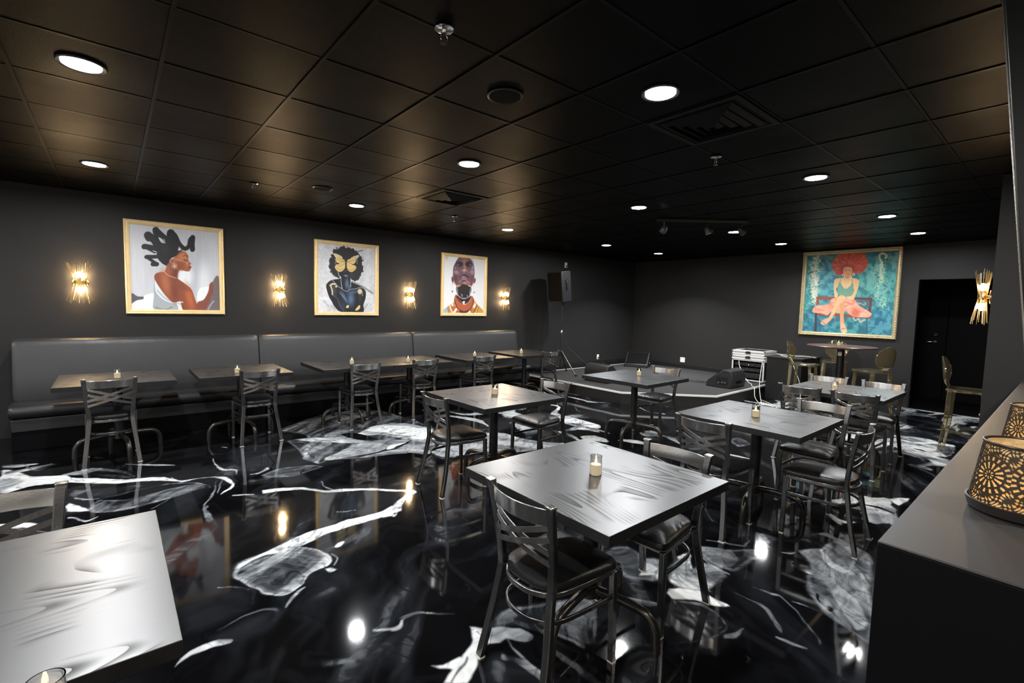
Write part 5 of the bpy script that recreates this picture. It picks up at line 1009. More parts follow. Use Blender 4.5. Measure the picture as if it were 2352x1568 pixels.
A1.poly([(900, 580), (1000, 568), (1050, 610), (1068, 670), (1060, 700), (1105, 755), (1085, 775), (1105, 800), (1095, 830), (1085, 860), (1040, 868), (960, 850), (900, 850), (850, 780), (830, 700)], (172, 96, 60), 5)
A1.ell(985, 650, 60, 50, (206, 134, 92), .8, .8); A1.ell(930, 700, 80, 16, (220, 150, 108), .8, .6, .25); A1.ell(1045, 740, 20, 45, (216, 142, 100), .8, .7); A1.ell(930, 790, 60, 60, (126, 64, 42), .9, .6)
A1.stroke([(985, 645), (1020, 630), (1052, 650)], 8, (60, 32, 24), 4); A1.stroke([(995, 690), (1030, 708), (1060, 702)], 9, (40, 22, 18), 4); A1.poly([(1065, 800), (1100, 788), (1108, 800), (1098, 830), (1075, 825)], (158, 60, 44), 3)
A1.stroke([(905, 972), (1000, 1035), (1095, 1105), (1120, 1140)], 7, (250, 236, 226), 3); A1.stroke([(702, 872), (760, 925), (880, 970)], 6, (240, 222, 206), 2.5)
blk = (26, 25, 28)
A1.poly([(905, 560), (985, 545), (900, 620), (870, 640), (800, 680), (740, 775), (690, 760), (610, 690), (590, 600), (600, 500), (640, 430), (760, 400), (860, 400), (930, 470)], blk, 6, rough=6)
for pts, w in (([(640, 560), (560, 420), (480, 340), (450, 330), (470, 370)], 105), ([(700, 500), (600, 330), (575, 255)], 100), ([(590, 250), (680, 330), (800, 440)], 60), ([(700, 600), (560, 530), (430, 500), (400, 500)], 80),
               ([(560, 570), (480, 530), (400, 495)], 60), ([(680, 640), (560, 650), (450, 650), (430, 655)], 55), ([(430, 650), (520, 710), (580, 750)], 45), ([(530, 760), (590, 760)], 66),
               ([(840, 520), (800, 380), (800, 300)], 120), ([(820, 290), (870, 340), (930, 460), (1010, 530), (1070, 490), (1090, 400), (1125, 365)], 62), ([(1128, 365), (1120, 460), (1125, 540)], 76)):
    A1.stroke(pts, w, blk, 5)
A1.poly([(615, 360), (660, 380), (725, 440), (680, 450), (645, 425)], (214, 213, 217), 4); A1.poly([(525, 555), (590, 575), (580, 585), (540, 572)], (200, 200, 204), 4)
A1.ell(720, 510, 60, 80, (52, 50, 54), .9, .5); A1.stroke([(930, 500), (960, 550), (900, 600)], 10, (120, 66, 44), 6, .7)
A1.poly([(785, 700), (820, 680), (855, 700), (855, 745), (820, 760), (790, 735)], (186, 112, 76), 4); A1.ell(825, 715, 16, 22, (120, 66, 46), .6, .8)
for k in range(12):
    a = k * PI / 6; A1.stroke([(855, 790), (855 + 46 * math.cos(a), 788 + 46 * math.sin(a))], 5, (232, 206, 178), 2.5)
hang(A1, 'framed_painting', 'gold framed painting of a woman in profile with looping black hair', 1.035, 1.14, (.13, WL - .001, 2.512), 0, .055, .045, 'frame')

# 2: dark figure with a golden butterfly over the eyes
A2 = Art([(97, 72), (1272, 205), (1268, 1487), (97, 1480)], 230, 250, (.052, .048), (222, 220, 221))
A2.noise(.09, 120, 200, 4)
A2.stroke([(860, 320), (980, 290)], 22, (112, 104, 102), 8, .8); A2.stroke([(800, 860), (980, 950), (1170, 1075)], 34, (150, 147, 146), 8, .9); A2.stroke([(280, 1220), (350, 1310)], 26, (170, 170, 172), 14, .7); A2.stroke([(1010, 1360), (1070, 1280)], 30, (178, 177, 175), 12, .8); A2.stroke([(985, 400), (1000, 480)], 26, (176, 174, 172), 12, .7)
A2.poly([(470, 1290), (560, 1400), (640, 1440), (400, 1330)], (160, 160, 164), 20, .5)
dk = (20, 21, 27)
A2.poly([(450, 300), (560, 230), (650, 215), (760, 240), (880, 300), (950, 400), (985, 520), (985, 640), (960, 740), (900, 830), (830, 855), (760, 800), (560, 790), (460, 760), (400, 660), (370, 560), (370, 460), (420, 400)], (40, 34, 36), 8, rough=38, rs=34)
A2.noise(.10, 22, 22, 13)
A2.poly([(315, 950), (340, 880), (420, 828), (560, 805), (590, 770), (545, 690), (560, 640), (800, 640), (815, 740), (775, 800), (775, 860), (900, 920), (1000, 975), (1045, 1060), (1035, 1180), (1000, 1290), (1010, 1390), (950, 1425), (600, 1420), (480, 1330), (420, 1230), (360, 1120)], dk, 5)
bl = (88, 116, 146)
A2.ell(770, 1180, 60, 120, (92, 122, 156), .9, .9); A2.ell(640, 1130, 30, 110, (96, 124, 154), .9, .8, -.5); A2.ell(700, 900, 34, 90, (110, 136, 164), .9, .8); A2.ell(820, 1050, 110, 30, (84, 110, 140), .9, .7, -.2); A2.ell(450, 1000, 50, 110, (96, 98, 104), .9, .6, -.2); A2.ell(680, 750, 36, 16, (140, 160, 184), .8, .9, .2); A2.ell(780, 730, 40, 50, (60, 66, 76), .9, .7); A2.ell(620, 1300, 60, 90, (44, 58, 76), .9, .8, -.4); A2.ell(940, 1130, 30, 110, (62, 66, 72), .9, .6)
wl = (222, 224, 232)
A2.stroke([(540, 680), (548, 740), (585, 780), (590, 880), (612, 985)], 8, wl, 3); A2.stroke([(612, 985), (540, 950), (430, 828)], 7, wl, 3); A2.stroke([(600, 990), (690, 1040), (760, 1000), (860, 990), (950, 965), (1030, 1000)], 8, (190, 204, 222), 4); A2.stroke([(770, 800), (766, 960)], 10, (200, 214, 234), 4); A2.stroke([(740, 930), (738, 1000)], 7, (170, 190, 214), 3)
A2.stroke([(430, 1100), (520, 1170), (570, 1300), (640, 1400)], 7, (110, 134, 162), 4, .9); A2.stroke([(560, 1060), (640, 1150), (690, 1230)], 10, (150, 176, 204), 6, .7)
gd = (240, 205, 130)
A2.stroke([(390, 930), (430, 900), (485, 905)], 30, (240, 214, 168), 8); A2.stroke([(400, 940), (425, 1020), (430, 1095)], 24, (236, 208, 160), 8); A2.ell(500, 948, 18, 20, (236, 212, 166), .3)
A2.ell(935, 1040, 40, 50, (232, 208, 166), .4); A2.stroke([(975, 1030), (985, 1120)], 10, (214, 192, 154), 6); A2.poly([(680, 1330), (700, 1295), (735, 1300), (725, 1340), (690, 1345)], (240, 205, 140), 4); A2.poly([(850, 1390), (870, 1350), (930, 1290), (940, 1340), (900, 1385)], (240, 205, 140), 5)
# butterfly
A2.poly([(440, 340), (520, 350), (610, 400), (600, 440), (500, 420), (470, 380)], (234, 214, 170), 6, rough=10, rs=12)
A2.poly([(925, 375), (870, 380), (800, 405), (760, 440), (860, 440), (905, 420)], (226, 206, 168), 6, rough=10, rs=12)
A2.poly([(500, 410), (560, 410), (640, 450), (668, 490), (668, 580), (650, 630), (600, 672), (545, 675), (500, 640), (475, 580), (520, 530), (500, 480)], gd, 5)
A2.poly([(700, 480), (730, 450), (800, 430), (870, 445), (850, 510), (830, 540), (870, 590), (860, 630), (800, 680), (740, 670), (700, 610), (688, 550)], gd, 5)
for p in ([(520, 530), (600, 500), (660, 480)], [(520, 440), (600, 480), (660, 490)], [(540, 580), (600, 560), (660, 520)], [(870, 560), (780, 530), (705, 490)], [(850, 460), (770, 480), (705, 490)], [(560, 410), (620, 460), (665, 485)], [(500, 600), (560, 640), (640, 620)], [(720, 620), (780, 650), (850, 610)]): A2.stroke(p, 5, (70, 50, 24), 3, .85)
A2.stroke([(685, 470), (682, 560), (688, 640)], 26, (34, 28, 26), 6); A2.stroke([(500, 520), (545, 530)], 22, (26, 22, 22), 5); A2.stroke([(810, 545), (850, 548)], 18, (26, 22, 22), 5)
for k in range(9):
    A2.ell(485 + 3 * k % 14, 440 + 13 * k, 5, 5, (230, 214, 180), .4); A2.ell(892 - 5 * k % 20, 430 + 12 * k, 4, 5, (226, 208, 176), .4)
A2.stroke([(640, 690), (685, 650), (715, 680)], 6, (150, 130, 104), 4, .8)
hang(A2, 'framed_painting', 'gold framed painting of a dark figure with a golden butterfly over the eyes', 1.015, 1.14, (2.345, WL - .001, 2.508), 0, .055, .045, 'frame')

# 3: bald head tilted up, heavy orange collar
A3 = Art([(128, 88), (1123, 203), (1083, 1477), (103, 1467)], 200, 250, (.055, .050), (247, 245, 243))
A3.ell(240, 190, 30, 50, (232, 190, 150), .9, .7)
A3.poly([(160, 1340), (250, 1270), (260, 1400), (160, 1400)], (176, 196, 190), 6, 1, 0)
A3.poly([(250, 1270), (400, 1170), (430, 1120), (520, 1400), (260, 1400)], (206, 150, 84), 5, 1, 0); A3.poly([(330, 1270), (430, 1260), (530, 1400), (390, 1400)], (210, 104, 52), 5, 1, 0); A3.poly([(370, 1400), (430, 1300), (475, 1320), (420, 1400)], (248, 240, 230), 4, 1, 0)
A3.stroke([(300, 1230), (330, 1330), (370, 1400)], 22, (246, 236, 220), 4); A3.stroke([(255, 1290), (280, 1400)], 8, (120, 70, 40), 4); A3.poly([(330, 1190), (360, 1180), (385, 1250), (350, 1250)], (246, 240, 226), 4)
A3.poly([(820, 1100), (890, 1210), (1030, 1350), (1030, 1410), (690, 1400), (800, 1280)], (214, 160, 76), 5, 1, 0); A3.stroke([(890, 1230), (850, 1340), (810, 1400)], 30, (150, 84, 40), 6); A3.poly([(850, 1190), (885, 1215), (850, 1310), (800, 1270)], (244, 236, 214), 4, 1, 0); A3.poly([(760, 1300), (820, 1330), (770, 1400), (700, 1390)], (196, 112, 60), 4, 1, 0); A3.stroke([(930, 1280), (900, 1400)], 14, (176, 110, 46), 5); A3.poly([(720, 1350), (760, 1370), (740, 1400), (700, 1400)], (248, 240, 226), 3, 1, 0)
A3.poly([(455, 830), (470, 1000), (560, 1080), (700, 1070), (760, 980), (770, 850), (620, 760)], (30, 22, 22), 5); A3.stroke([(465, 870), (480, 1000)], 24, (170, 176, 196), 10, .8); A3.stroke([(762, 880), (740, 1000)], 24, (190, 176, 190), 10, .8); A3.poly([(550, 990), (590, 1010), (590, 1060), (555, 1050)], (130, 110, 112), 4); A3.poly([(665, 1040), (700, 1015), (702, 1060)], (140, 120, 120), 4)
skin = (122, 84, 92)
A3.poly([(520, 190), (620, 185), (740, 215), (810, 300), (845, 420), (850, 560), (835, 700), (800, 800), (765, 850), (690, 820), (620, 775), (550, 810), (480, 850), (440, 800), (395, 690), (378, 560), (385, 430), (430, 320)], skin, 6)
A3.ell(640, 300, 60, 90, (176, 124, 96), .9, .8); A3.ell(640, 400, 22, 90, (196, 136, 102), .8, .8); A3.ell(450, 530, 50, 40, (190, 172, 184), .8, .7, .4); A3.ell(800, 530, 44, 50, (190, 170, 186), .8, .7, -.4); A3.ell(810, 400, 26, 120, (168, 150, 170), .9, .7); A3.ell(430, 660, 50, 90, (84, 46, 44), .9, .7); A3.ell(790, 680, 40, 90, (116, 66, 76), .9, .6); A3.ell(640, 880, 90, 60, (34, 26, 26), .6, .8)
for cx, s in ((520, 1), (728, -1)):
    A3.ell(cx, 355, 82, 56, (46, 32, 40), .35, .95, -.1 * s); A3.ell(cx - 35 * s, 370, 26, 22, (120, 120, 156), .7, .8); A3.stroke([(cx - 100 * s, 440), (cx - 70 * s, 420)], 10, (226, 216, 224), 5, .8)
    A3.stroke([(cx - 60 * s, 292), (cx, 288), (cx + 66 * s, 330)], 10, (34, 20, 22), 4)
A3.poly([(550, 510), (600, 460), (640, 448), (670, 460), (715, 520), (690, 545), (640, 530), (580, 540)], (176, 134, 132), 5); A3.ell(580, 520, 18, 13, (40, 20, 20), .4); A3.ell(675, 522, 18, 13, (40, 20, 20), .4); A3.ell(630, 475, 26, 22, (218, 178, 164), .7, .8)
A3.poly([(515, 640), (580, 590), (640, 570), (700, 600), (735, 650), (650, 625), (580, 630)], (62, 34, 40), 4); A3.poly([(540, 640), (620, 605), (700, 650), (640, 680), (580, 660)], (156, 120, 130), 5); A3.ell(590, 634, 34, 8, (226, 206, 206), .5, .8, -.2); A3.stroke([(530, 645), (630, 640), (725, 650)], 8, (44, 22, 28), 4)
A3.stroke([(520, 730), (620, 680), (740, 760)], 26, (196, 150, 150), 10, .8); A3.ell(640, 760, 50, 30, (222, 150, 120), .7, .8); A3.poly([(450, 810), (500, 800), (560, 800), (490, 850), (470, 845)], (216, 150, 112), 5); A3.poly([(700, 790), (780, 820), (765, 850), (720, 830)], (222, 158, 124), 5); A3.ell(610, 710, 60, 20, (84, 50, 54), .8, .7)
A3.poly([(345, 640), (375, 620), (392, 690), (380, 750), (350, 720)], (110, 68, 66), 4); A3.poly([(835, 690), (870, 650), (872, 720), (850, 770), (830, 760)], (128, 80, 80), 4)
A3.poly([(400, 1110), (420, 1030), (450, 1010), (470, 1100), (610, 1230), (740, 1160), (775, 1040), (820, 1080), (828, 1160), (790, 1290), (690, 1380), (560, 1380), (460, 1290), (405, 1180)], (196, 96, 56), 5)
A3.poly([(455, 1020), (560, 1090), (700, 1080), (770, 1030), (745, 1130), (690, 1200), (600, 1215), (520, 1170), (460, 1090)], (44, 28, 28), 4); A3.stroke([(470, 1010), (560, 1085), (640, 1095), (760, 1040)], 14, (196, 176, 160), 4); A3.stroke([(480, 1090), (560, 1180), (640, 1210), (720, 1160)], 12, (196, 130, 90), 4, .8)
A3.poly([(575, 1170), (610, 1150), (640, 1155), (615, 1235)], (250, 244, 232), 3, 1, 0); A3.stroke([(405, 1130), (470, 1290), (560, 1370)], 14, (60, 30, 30), 5); A3.stroke([(825, 1110), (790, 1270), (700, 1370)], 14, (60, 30, 30), 5); A3.poly([(520, 1340), (620, 1370), (720, 1340), (680, 1400), (530, 1400)], (70, 44, 40), 6)
A3.stroke([(360, 770), (350, 900)], 6, (210, 204, 200), 3); A3.ell(362, 940, 16, 26, (120, 110, 108), .3, .8); A3.stroke([(835, 790), (825, 940)], 6, (206, 200, 198), 3); A3.ell(838, 965, 20, 9, (90, 70, 70), .3); A3.ell(362, 770, 14, 6, (90, 70, 70), .3)
hang(A3, 'framed_painting', 'gold framed painting of a bald head tilted up above an orange collar', 1.02, 1.14, (4.56, WL - .001, 2.510), 0, .057, .045, 'frame')

# 4: seated figure with red hair on turquoise
A4 = Art([(140, 155), (1663, 58), (1553, 1505), (62, 1425)], 270, 280, (.042, .042), (40, 128, 136))
n1 = fbm(A4.X / 300, A4.Y / 300, 61, 3); n2 = fbm(A4.X / 60, A4.Y / 60, 62, 4)
A4.mixin(sstep(.3, .7, n1) * .6, (72, 166, 160)); A4.ell(480, 560, 220, 260, (96, 178, 196), .9, .8); A4.ell(1150, 620, 260, 260, (104, 188, 176), .9, .8); A4.ell(350, 1250, 400, 180, (40, 112, 142), .9, .7); A4.ell(1350, 1250, 260, 240, (36, 112, 152), .9, .7); A4.ell(1480, 230, 200, 140, (36, 74, 64), .9, .7); A4.ell(500, 260, 120, 120, (44, 84, 88), .9, .7)
A4.mixin(sstep(.50, .62, n2) * .35, (150, 206, 196)); A4.mixin(sstep(.46, .36, n2) * .45, (18, 78, 96))
cream = (236, 232, 196)
def curls(cx, amp, y0, y1, seed, col, n=26, sc=1.0):
    r = random.Random(seed)
    for k in range(n):
        y = y0 + (y1 - y0) * k / n; x = cx + r.uniform(-amp, amp) * .5; a = r.uniform(0, 6.28); R = r.uniform(28, 62) * sc; pts = []
        for j in range(9):
            rr = R * (1 - j / 11); pts.append((x + rr * math.cos(a + j * .62), y + rr * math.sin(a + j * .62)))
        A4.stroke(pts, r.uniform(6, 16) * sc, col, 3.5, r.uniform(.55, .95))
        A4.stroke([(x, y), (x + r.uniform(-90, 90) * sc, y + r.uniform(-40, 60)), (x + r.uniform(-110, 110) * sc, y + r.uniform(-30, 90))], r.uniform(4, 9), col, 3, .7)
curls(300, 90, 230, 960, 5, cream, 34); curls(320, 40, 380, 900, 9, (248, 242, 214), 16, .8); curls(1310, 150, 300, 1000, 12, (168, 216, 190), 34, .9); curls(1330, 40, 330, 640, 14, (206, 232, 196), 10, .8)
A4.stroke([(1300, 260), (1290, 200), (1340, 170), (1400, 200), (1380, 240)], 34, (206, 200, 160), 6, .9); A4.stroke([(1310, 270), (1330, 330), (1310, 440), (1320, 560)], 30, (222, 226, 190), 8, .7)
rd = (214, 84, 58)
A4.poly([(620, 230), (700, 160), (850, 135), (1000, 150), (1090, 210), (1110, 330), (1060, 430), (960, 490), (880, 480), (720, 515), (640, 500), (590, 440), (565, 350), (590, 270)], rd, 12, rough=34, rs=26)
hm = sstep(-6, 14, sdf(A4.X, A4.Y, smooth_closed([(620, 230), (700, 160), (850, 135), (1000, 150), (1090, 210), (1110, 330), (1060, 430), (960, 490), (880, 480), (720, 515), (640, 500), (590, 440), (565, 350), (590, 270)])))
ang = np.arctan2(A4.Y - 400, A4.X - 820); rad = np.hypot(A4.X - 820, A4.Y - 400)
A4.mixin(hm * sstep(.5, .75, fbm(ang * 9 + 20, rad / 55, 71, 4)) * .6, (240, 128, 88)); A4.mixin(hm * sstep(.5, .3, fbm(ang * 9 + 5, rad / 55, 72, 4)) * .6, (168, 48, 38)); A4.ell(810, 420, 110, 70, (130, 36, 34), .7, .8)
A4.poly([(330, 840), (600, 842), (600, 880), (540, 900), (370, 880), (370, 960), (330, 960)], (150, 76, 58), 4, 1, 0); A4.poly([(900, 850), (1190, 858), (1165, 1100), (1120, 1080), (1140, 900), (900, 880)], (104, 54, 48), 4, 1, 0); A4.poly([(930, 890), (1135, 900), (1120, 1020), (980, 960)], (70, 104, 120), 8, .8)
A4.stroke([(1060, 930), (1090, 950), (1060, 975), (1035, 955), (950, 930)], 10, (206, 190, 176), 4)
A4.poly([(300, 1090), (1190, 1140), (1160, 1180), (900, 1165), (560, 1140), (320, 1130)], (150, 66, 44), 5, 1, 0); A4.stroke([(325, 1100), (320, 1380)], 34, (54, 52, 58), 6); A4.stroke([(1105, 1170), (1100, 1390)], 22, (60, 84, 104), 8, .8)
pk = (244, 166, 138)
A4.poly([(560, 880), (640, 860), (900, 880), (960, 960), (1050, 1020), (1140, 1070), (1175, 1115), (1130, 1160), (1000, 1160), (900, 1150), (820, 1100), (780, 1060), (700, 1100), (560, 1080), (500, 1130), (400, 1100), (270, 1080), (310, 990), (440, 970), (540, 940)], pk, 6)
sk = sstep(-4, 6, sdf(A4.X, A4.Y, smooth_closed([(560, 880), (900, 880), (1050, 1020), (1175, 1115), (1000, 1160), (780, 1060), (560, 1080), (400, 1100), (270, 1080), (310, 990), (540, 940)])))
A4.mixin(sk * sstep(.5, .7, fbm(A4.X / 60, A4.Y / 26, 81, 3)) * .5, (250, 208, 184)); A4.mixin(sk * sstep(.5, .3, fbm(A4.X / 50, A4.Y / 30, 84, 3)) * .5, (216, 110, 86)); A4.ell(930, 1090, 60, 60, (206, 92, 66), .6, .7)
A4.stroke([(900, 1170), (930, 1210), (980, 1180), (1000, 1230), (1070, 1200)], 22, (232, 198, 170), 6, .8); A4.stroke([(1080, 1060), (1170, 1110)], 10, (250, 220, 190), 4, .8)
fl = (242, 196, 140)
A4.poly([(600, 600), (640, 560), (750, 545), (770, 510), (860, 510), (880, 550), (950, 565), (985, 610), (965, 720), (930, 820), (900, 880), (830, 880), (800, 840), (880, 800), (890, 700), (640, 700), (660, 800), (655, 850), (610, 850), (598, 740)], fl, 5)
A4.poly([(700, 620), (760, 690), (830, 700), (860, 640), (890, 640), (895, 720), (865, 830), (700, 820), (660, 760), (658, 680), (690, 600)], (118, 168, 140), 5); A4.poly([(705, 600), (870, 600), (840, 680), (770, 720), (720, 660)], (246, 204, 156), 5); A4.stroke([(690, 620), (700, 570)], 6, (90, 130, 110), 3); A4.stroke([(880, 640), (870, 570)], 5, (70, 80, 70), 3); A4.stroke([(772, 715), (776, 690)], 4, (170, 110, 80), 3); A4.stroke([(760, 560), (790, 620), (830, 570)], 4, (200, 150, 100), 3)
A4.poly([(735, 430), (760, 385), (820, 375), (870, 395), (880, 450), (860, 510), (830, 545), (790, 545), (750, 510)], (232, 160, 112), 4); A4.stroke([(755, 432), (790, 428)], 5, (120, 60, 44), 3); A4.stroke([(820, 428), (860, 436)], 5, (120, 60, 44), 3); A4.stroke([(800, 490), (830, 492)], 8, (190, 96, 70), 3); A4.ell(740, 510, 18, 24, (240, 216, 180), .3); A4.ell(740, 512, 9, 13, (150, 60, 48), .3); A4.ell(898, 495, 22, 24, (248, 228, 196), .3); A4.ell(898, 495, 11, 12, (150, 90, 80), .3); A4.ell(800, 545, 30, 20, (190, 120, 80), .7, .6)
A4.poly([(640, 880), (690, 820), (760, 830), (770, 880), (700, 980), (620, 1100), (560, 1190), (520, 1180), (560, 1090), (600, 990)], (240, 188, 138), 5); A4.poly([(690, 980), (740, 930), (765, 1000), (750, 1130), (755, 1260), (700, 1270), (695, 1150)], (226, 160, 110), 5); A4.stroke([(700, 950), (640, 1060), (560, 1170)], 6, (190, 120, 80), 3, .8); A4.stroke([(660, 870), (760, 850), (870, 870)], 20, (248, 200, 160), 6, .8)
A4.poly([(420, 1215), (520, 1165), (565, 1190), (500, 1250), (450, 1285), (400, 1260)], (228, 170, 134), 4); A4.stroke([(430, 1230), (470, 1270)], 8, (130, 90, 70), 3); A4.poly([(700, 1260), (760, 1260), (800, 1350), (795, 1395), (740, 1405), (712, 1370)], (234, 182, 144), 4); A4.stroke([(720, 1345), (780, 1330)], 7, (110, 76, 60), 3); A4.ell(760, 1380, 38, 22, (240, 196, 156), .3, .9)
A4.stroke([(615, 1150), (615, 1240)], 8, (220, 150, 120), 4, .7)
hang(A4, 'framed_painting', 'large gilt framed painting of a seated red haired woman on turquoise', 1.53, 1.60, (XB - .001, 3.53, 2.762), -PI / 2, .068, .06, 'frame2', True)

# ---------------------------------------------------------------- round high table and amber stools
t = thing('high_table', 'round mahogany topped high table on a black pedestal under the turquoise painting', 'table', (9.17, 2.47, 0))
MB().lathe([(.46, 1.030), (.488, 1.036), (.490, 1.052), (.482, 1.0598)], 64).build('table_top', 'roundtop', t, smooth=True)
MB().lathe([(.052, .03), (.052, 1.0), (.16, 1.012), (.16, 1.029)], 32).build('pedestal', 'column', t, smooth=True)
MB().lathe([(.27, .0005), (.27, .012), (.24, .022), (.06, .034)], 40).build('foot_plate', 'column', t, smooth=True)
MB().box((-.056, -.03, .90), (-.0525, .025, .96)).build('paper_tag', 'white', t)

def build_stool():
    t = thing('bar_stool', '', 'stool', (0, 0, 0), 0, 'transparent amber bar stools')
    out = [(p.x, p.y) for p in spl([(0, -.19, 0), (-.13, -.185, 0), (-.19, -.14, 0), (-.20, .06, 0), (-.19, .17, 0), (-.12, .20, 0), (.12, .20, 0), (.19, .17, 0), (.20, .06, 0), (.19, -.14, 0), (.13, -.185, 0), (0, -.19, 0)], 4)[:-1]]
    MB().prism(out, .722, .752).build('seat', 'gold_glass', t, bevel=.006, smooth=True)
    for sx in (-1, 1):
        for sy in (-1, 1):
            MB().tube([(sx * .150, sy * .135 - (.01 if sy < 0 else 0), .7215), (sx * .165, sy * .155, .40), (sx * .190, sy * .195, .0005)], rect=(.040, .040), up=(0, 1, 0), taper=[1, .85, .62]).build('leg', 'gold_glass', t, bevel=.004)
    m = MB()
    for (a, b) in (((-.168, -.168), (.168, -.168)), ((-.168, .168), (.168, .168)), ((-.168, -.168), (-.168, .168)), ((.168, -.168), (.168, .168))):
        m.tube([(a[0], a[1], .26), (b[0], b[1], .26)], rect=(.018, .024))
    m.build('foot_rail', 'gold_glass', t, bevel=.002)
    # balloon shaped back
    zs = np.linspace(.7525, 1.115, 22); vs = []; fs = []; nc = 13
    def hw(z):
        k = (z - .945) / .172
        o = .175 * math.sqrt(max(0.0, 1 - k * k)) if abs(k) < 1 else 0
        n = .052 + .02 * math.exp(-((z - .75) / .02) ** 2)
        return max(o, n if z < .90 else 0.004)
    for side in (0, 1):
        for z in zs:
            w = hw(z)
            for j in range(nc):
                x = -w + 2 * w * j / (nc - 1)
                y = -.172 - .20 * (z - .75) * .55 - .045 * (1 - (x / .18) ** 2) * min(1, (z - .75) / .08) + (.014 if side == 0 else 0)
                vs.append((x, y, z))
    L = len(zs) * nc
    for s in (0, 1):
        for i in range(len(zs) - 1):
            for j in range(nc - 1):
                a = s * L + i * nc + j; fs.append((a, a + 1, a + nc + 1, a + nc))
    for i in range(len(zs) - 1):
        for j in (0, nc - 1): a = i * nc + j; fs.append((a, a + nc, L + a + nc, L + a))
    for i in (0, len(zs) - 1):
        for j in range(nc - 1): a = i * nc + j; fs.append((a, a + 1, L + a + 1, L + a))
    MB().add(vs, fs).build('backrest', 'gold_glass', t, smooth=True)
    return t
st = build_stool()
for i, (x, y, az, lab) in enumerate(((8.72, 2.86, 272, 'transparent amber bar stool left of the round high table'), (9.78, 2.72, 190, 'transparent amber bar stool behind the round high table'),
                                      (8.72, 1.93, 62, 'transparent amber bar stool right of the round high table'), (7.52, .745, 270, 'transparent amber bar stool standing alone in front of the dark doorway'))):
    if i == 0: st.location = (x, y, 0); st.rotation_euler = (0, 0, math.radians(az - 90)); st['label'] = lab
    else: dup(st, (x, y, 0), math.radians(az - 90), lab)

# ---------------------------------------------------------------- loudspeaker on tripod
PX, PY = 7.14, 6.88
t = thing('speaker_stand', 'black tripod speaker stand at the back left of the stage', 'stand', (PX, PY, STG))
MB().tube([(0, 0, .10), (0, 0, .86)], .0185, 16).build('lower_pole', 'black', t, smooth=True)
MB().tube([(0, 0, .80), (0, 0, 1.50)], .0150, 16).build('upper_pole', 'column', t, smooth=True)
MB().lathe([(.024, .83), (.027, .84), (.027, .89), (.02, .90)], 18).build('collar', 'chrome', t, smooth=True)
MB().lathe([(.035, .42), (.042, .43), (.042, .47), (.03, .48)], 18).build('leg_hub', 'black', t, smooth=True)
MB().lathe([(.030, .12), (.030, .16)], 16).build('brace_collar', 'black', t, smooth=True)
for a in (-94, 26, 146):
    c, s = math.cos(math.radians(a)), math.sin(math.radians(a)); R = .46 if a != 26 and a != 146 else .42
    lg = MB().tube([(.035 * c, .035 * s, .455), (R * c, R * s, .012)], .013, 12).build('leg', 'iron', t, smooth=True)
    MB().tube([((R - .015) * c, (R - .015) * s, .022), ((R + .03) * c, (R + .03) * s, .014)], .017, 12).build('rubber_foot', 'black', lg, smooth=True)
    MB().tube([(.025 * c, .025 * s, .14), (.26 * c, .26 * s, .215)], .007, 8).build('brace', 'iron', t, smooth=True)
t = thing('loudspeaker', 'black loudspeaker mounted high on the tripod stand', 'speaker', (PX, PY, 1.70), math.radians(0))
t.rotation_euler = (0, math.radians(-7), 0)
m = MB(); hw_, D, Hh = .205, .36, .62   # front faces -x
pr = [(-.20, -hw_), (-.20, hw_), (.06, hw_), (.16, .11), (.16, -.11), (.06, -hw_)]
m.prism(pr, 0, Hh).build('cabinet', 'black', t, bevel=.012)
MB().box((-.212, -hw_ + .015, .02), (-.2005, hw_ - .015, Hh - .02)).build('grille', 'grille', t, bevel=.006)
for s in (-1, 1):
    MB().tube(spl([(-.07, s * (hw_ + .0), .42), (-.07, s * (hw_ + .012), .40), (-.07, s * (hw_ + .012), .28), (-.07, s * (hw_), .26)], 4), .012, 8).tube([(-.10, s * (hw_ + .002), .44), (-.04, s * (hw_ + .002), .44), (-.04, s * (hw_ + .002), .24), (-.10, s * (hw_ + .002), .24)], .007, 6, closed=True).build('handle', 'black', t, smooth=True)
MB().lathe([(.045, -.012), (.028, -.03), (.024, -.09), (.024, -.0999)], 18).build('pole_socket', 'black', t, smooth=True).location = (0, 0, .0)

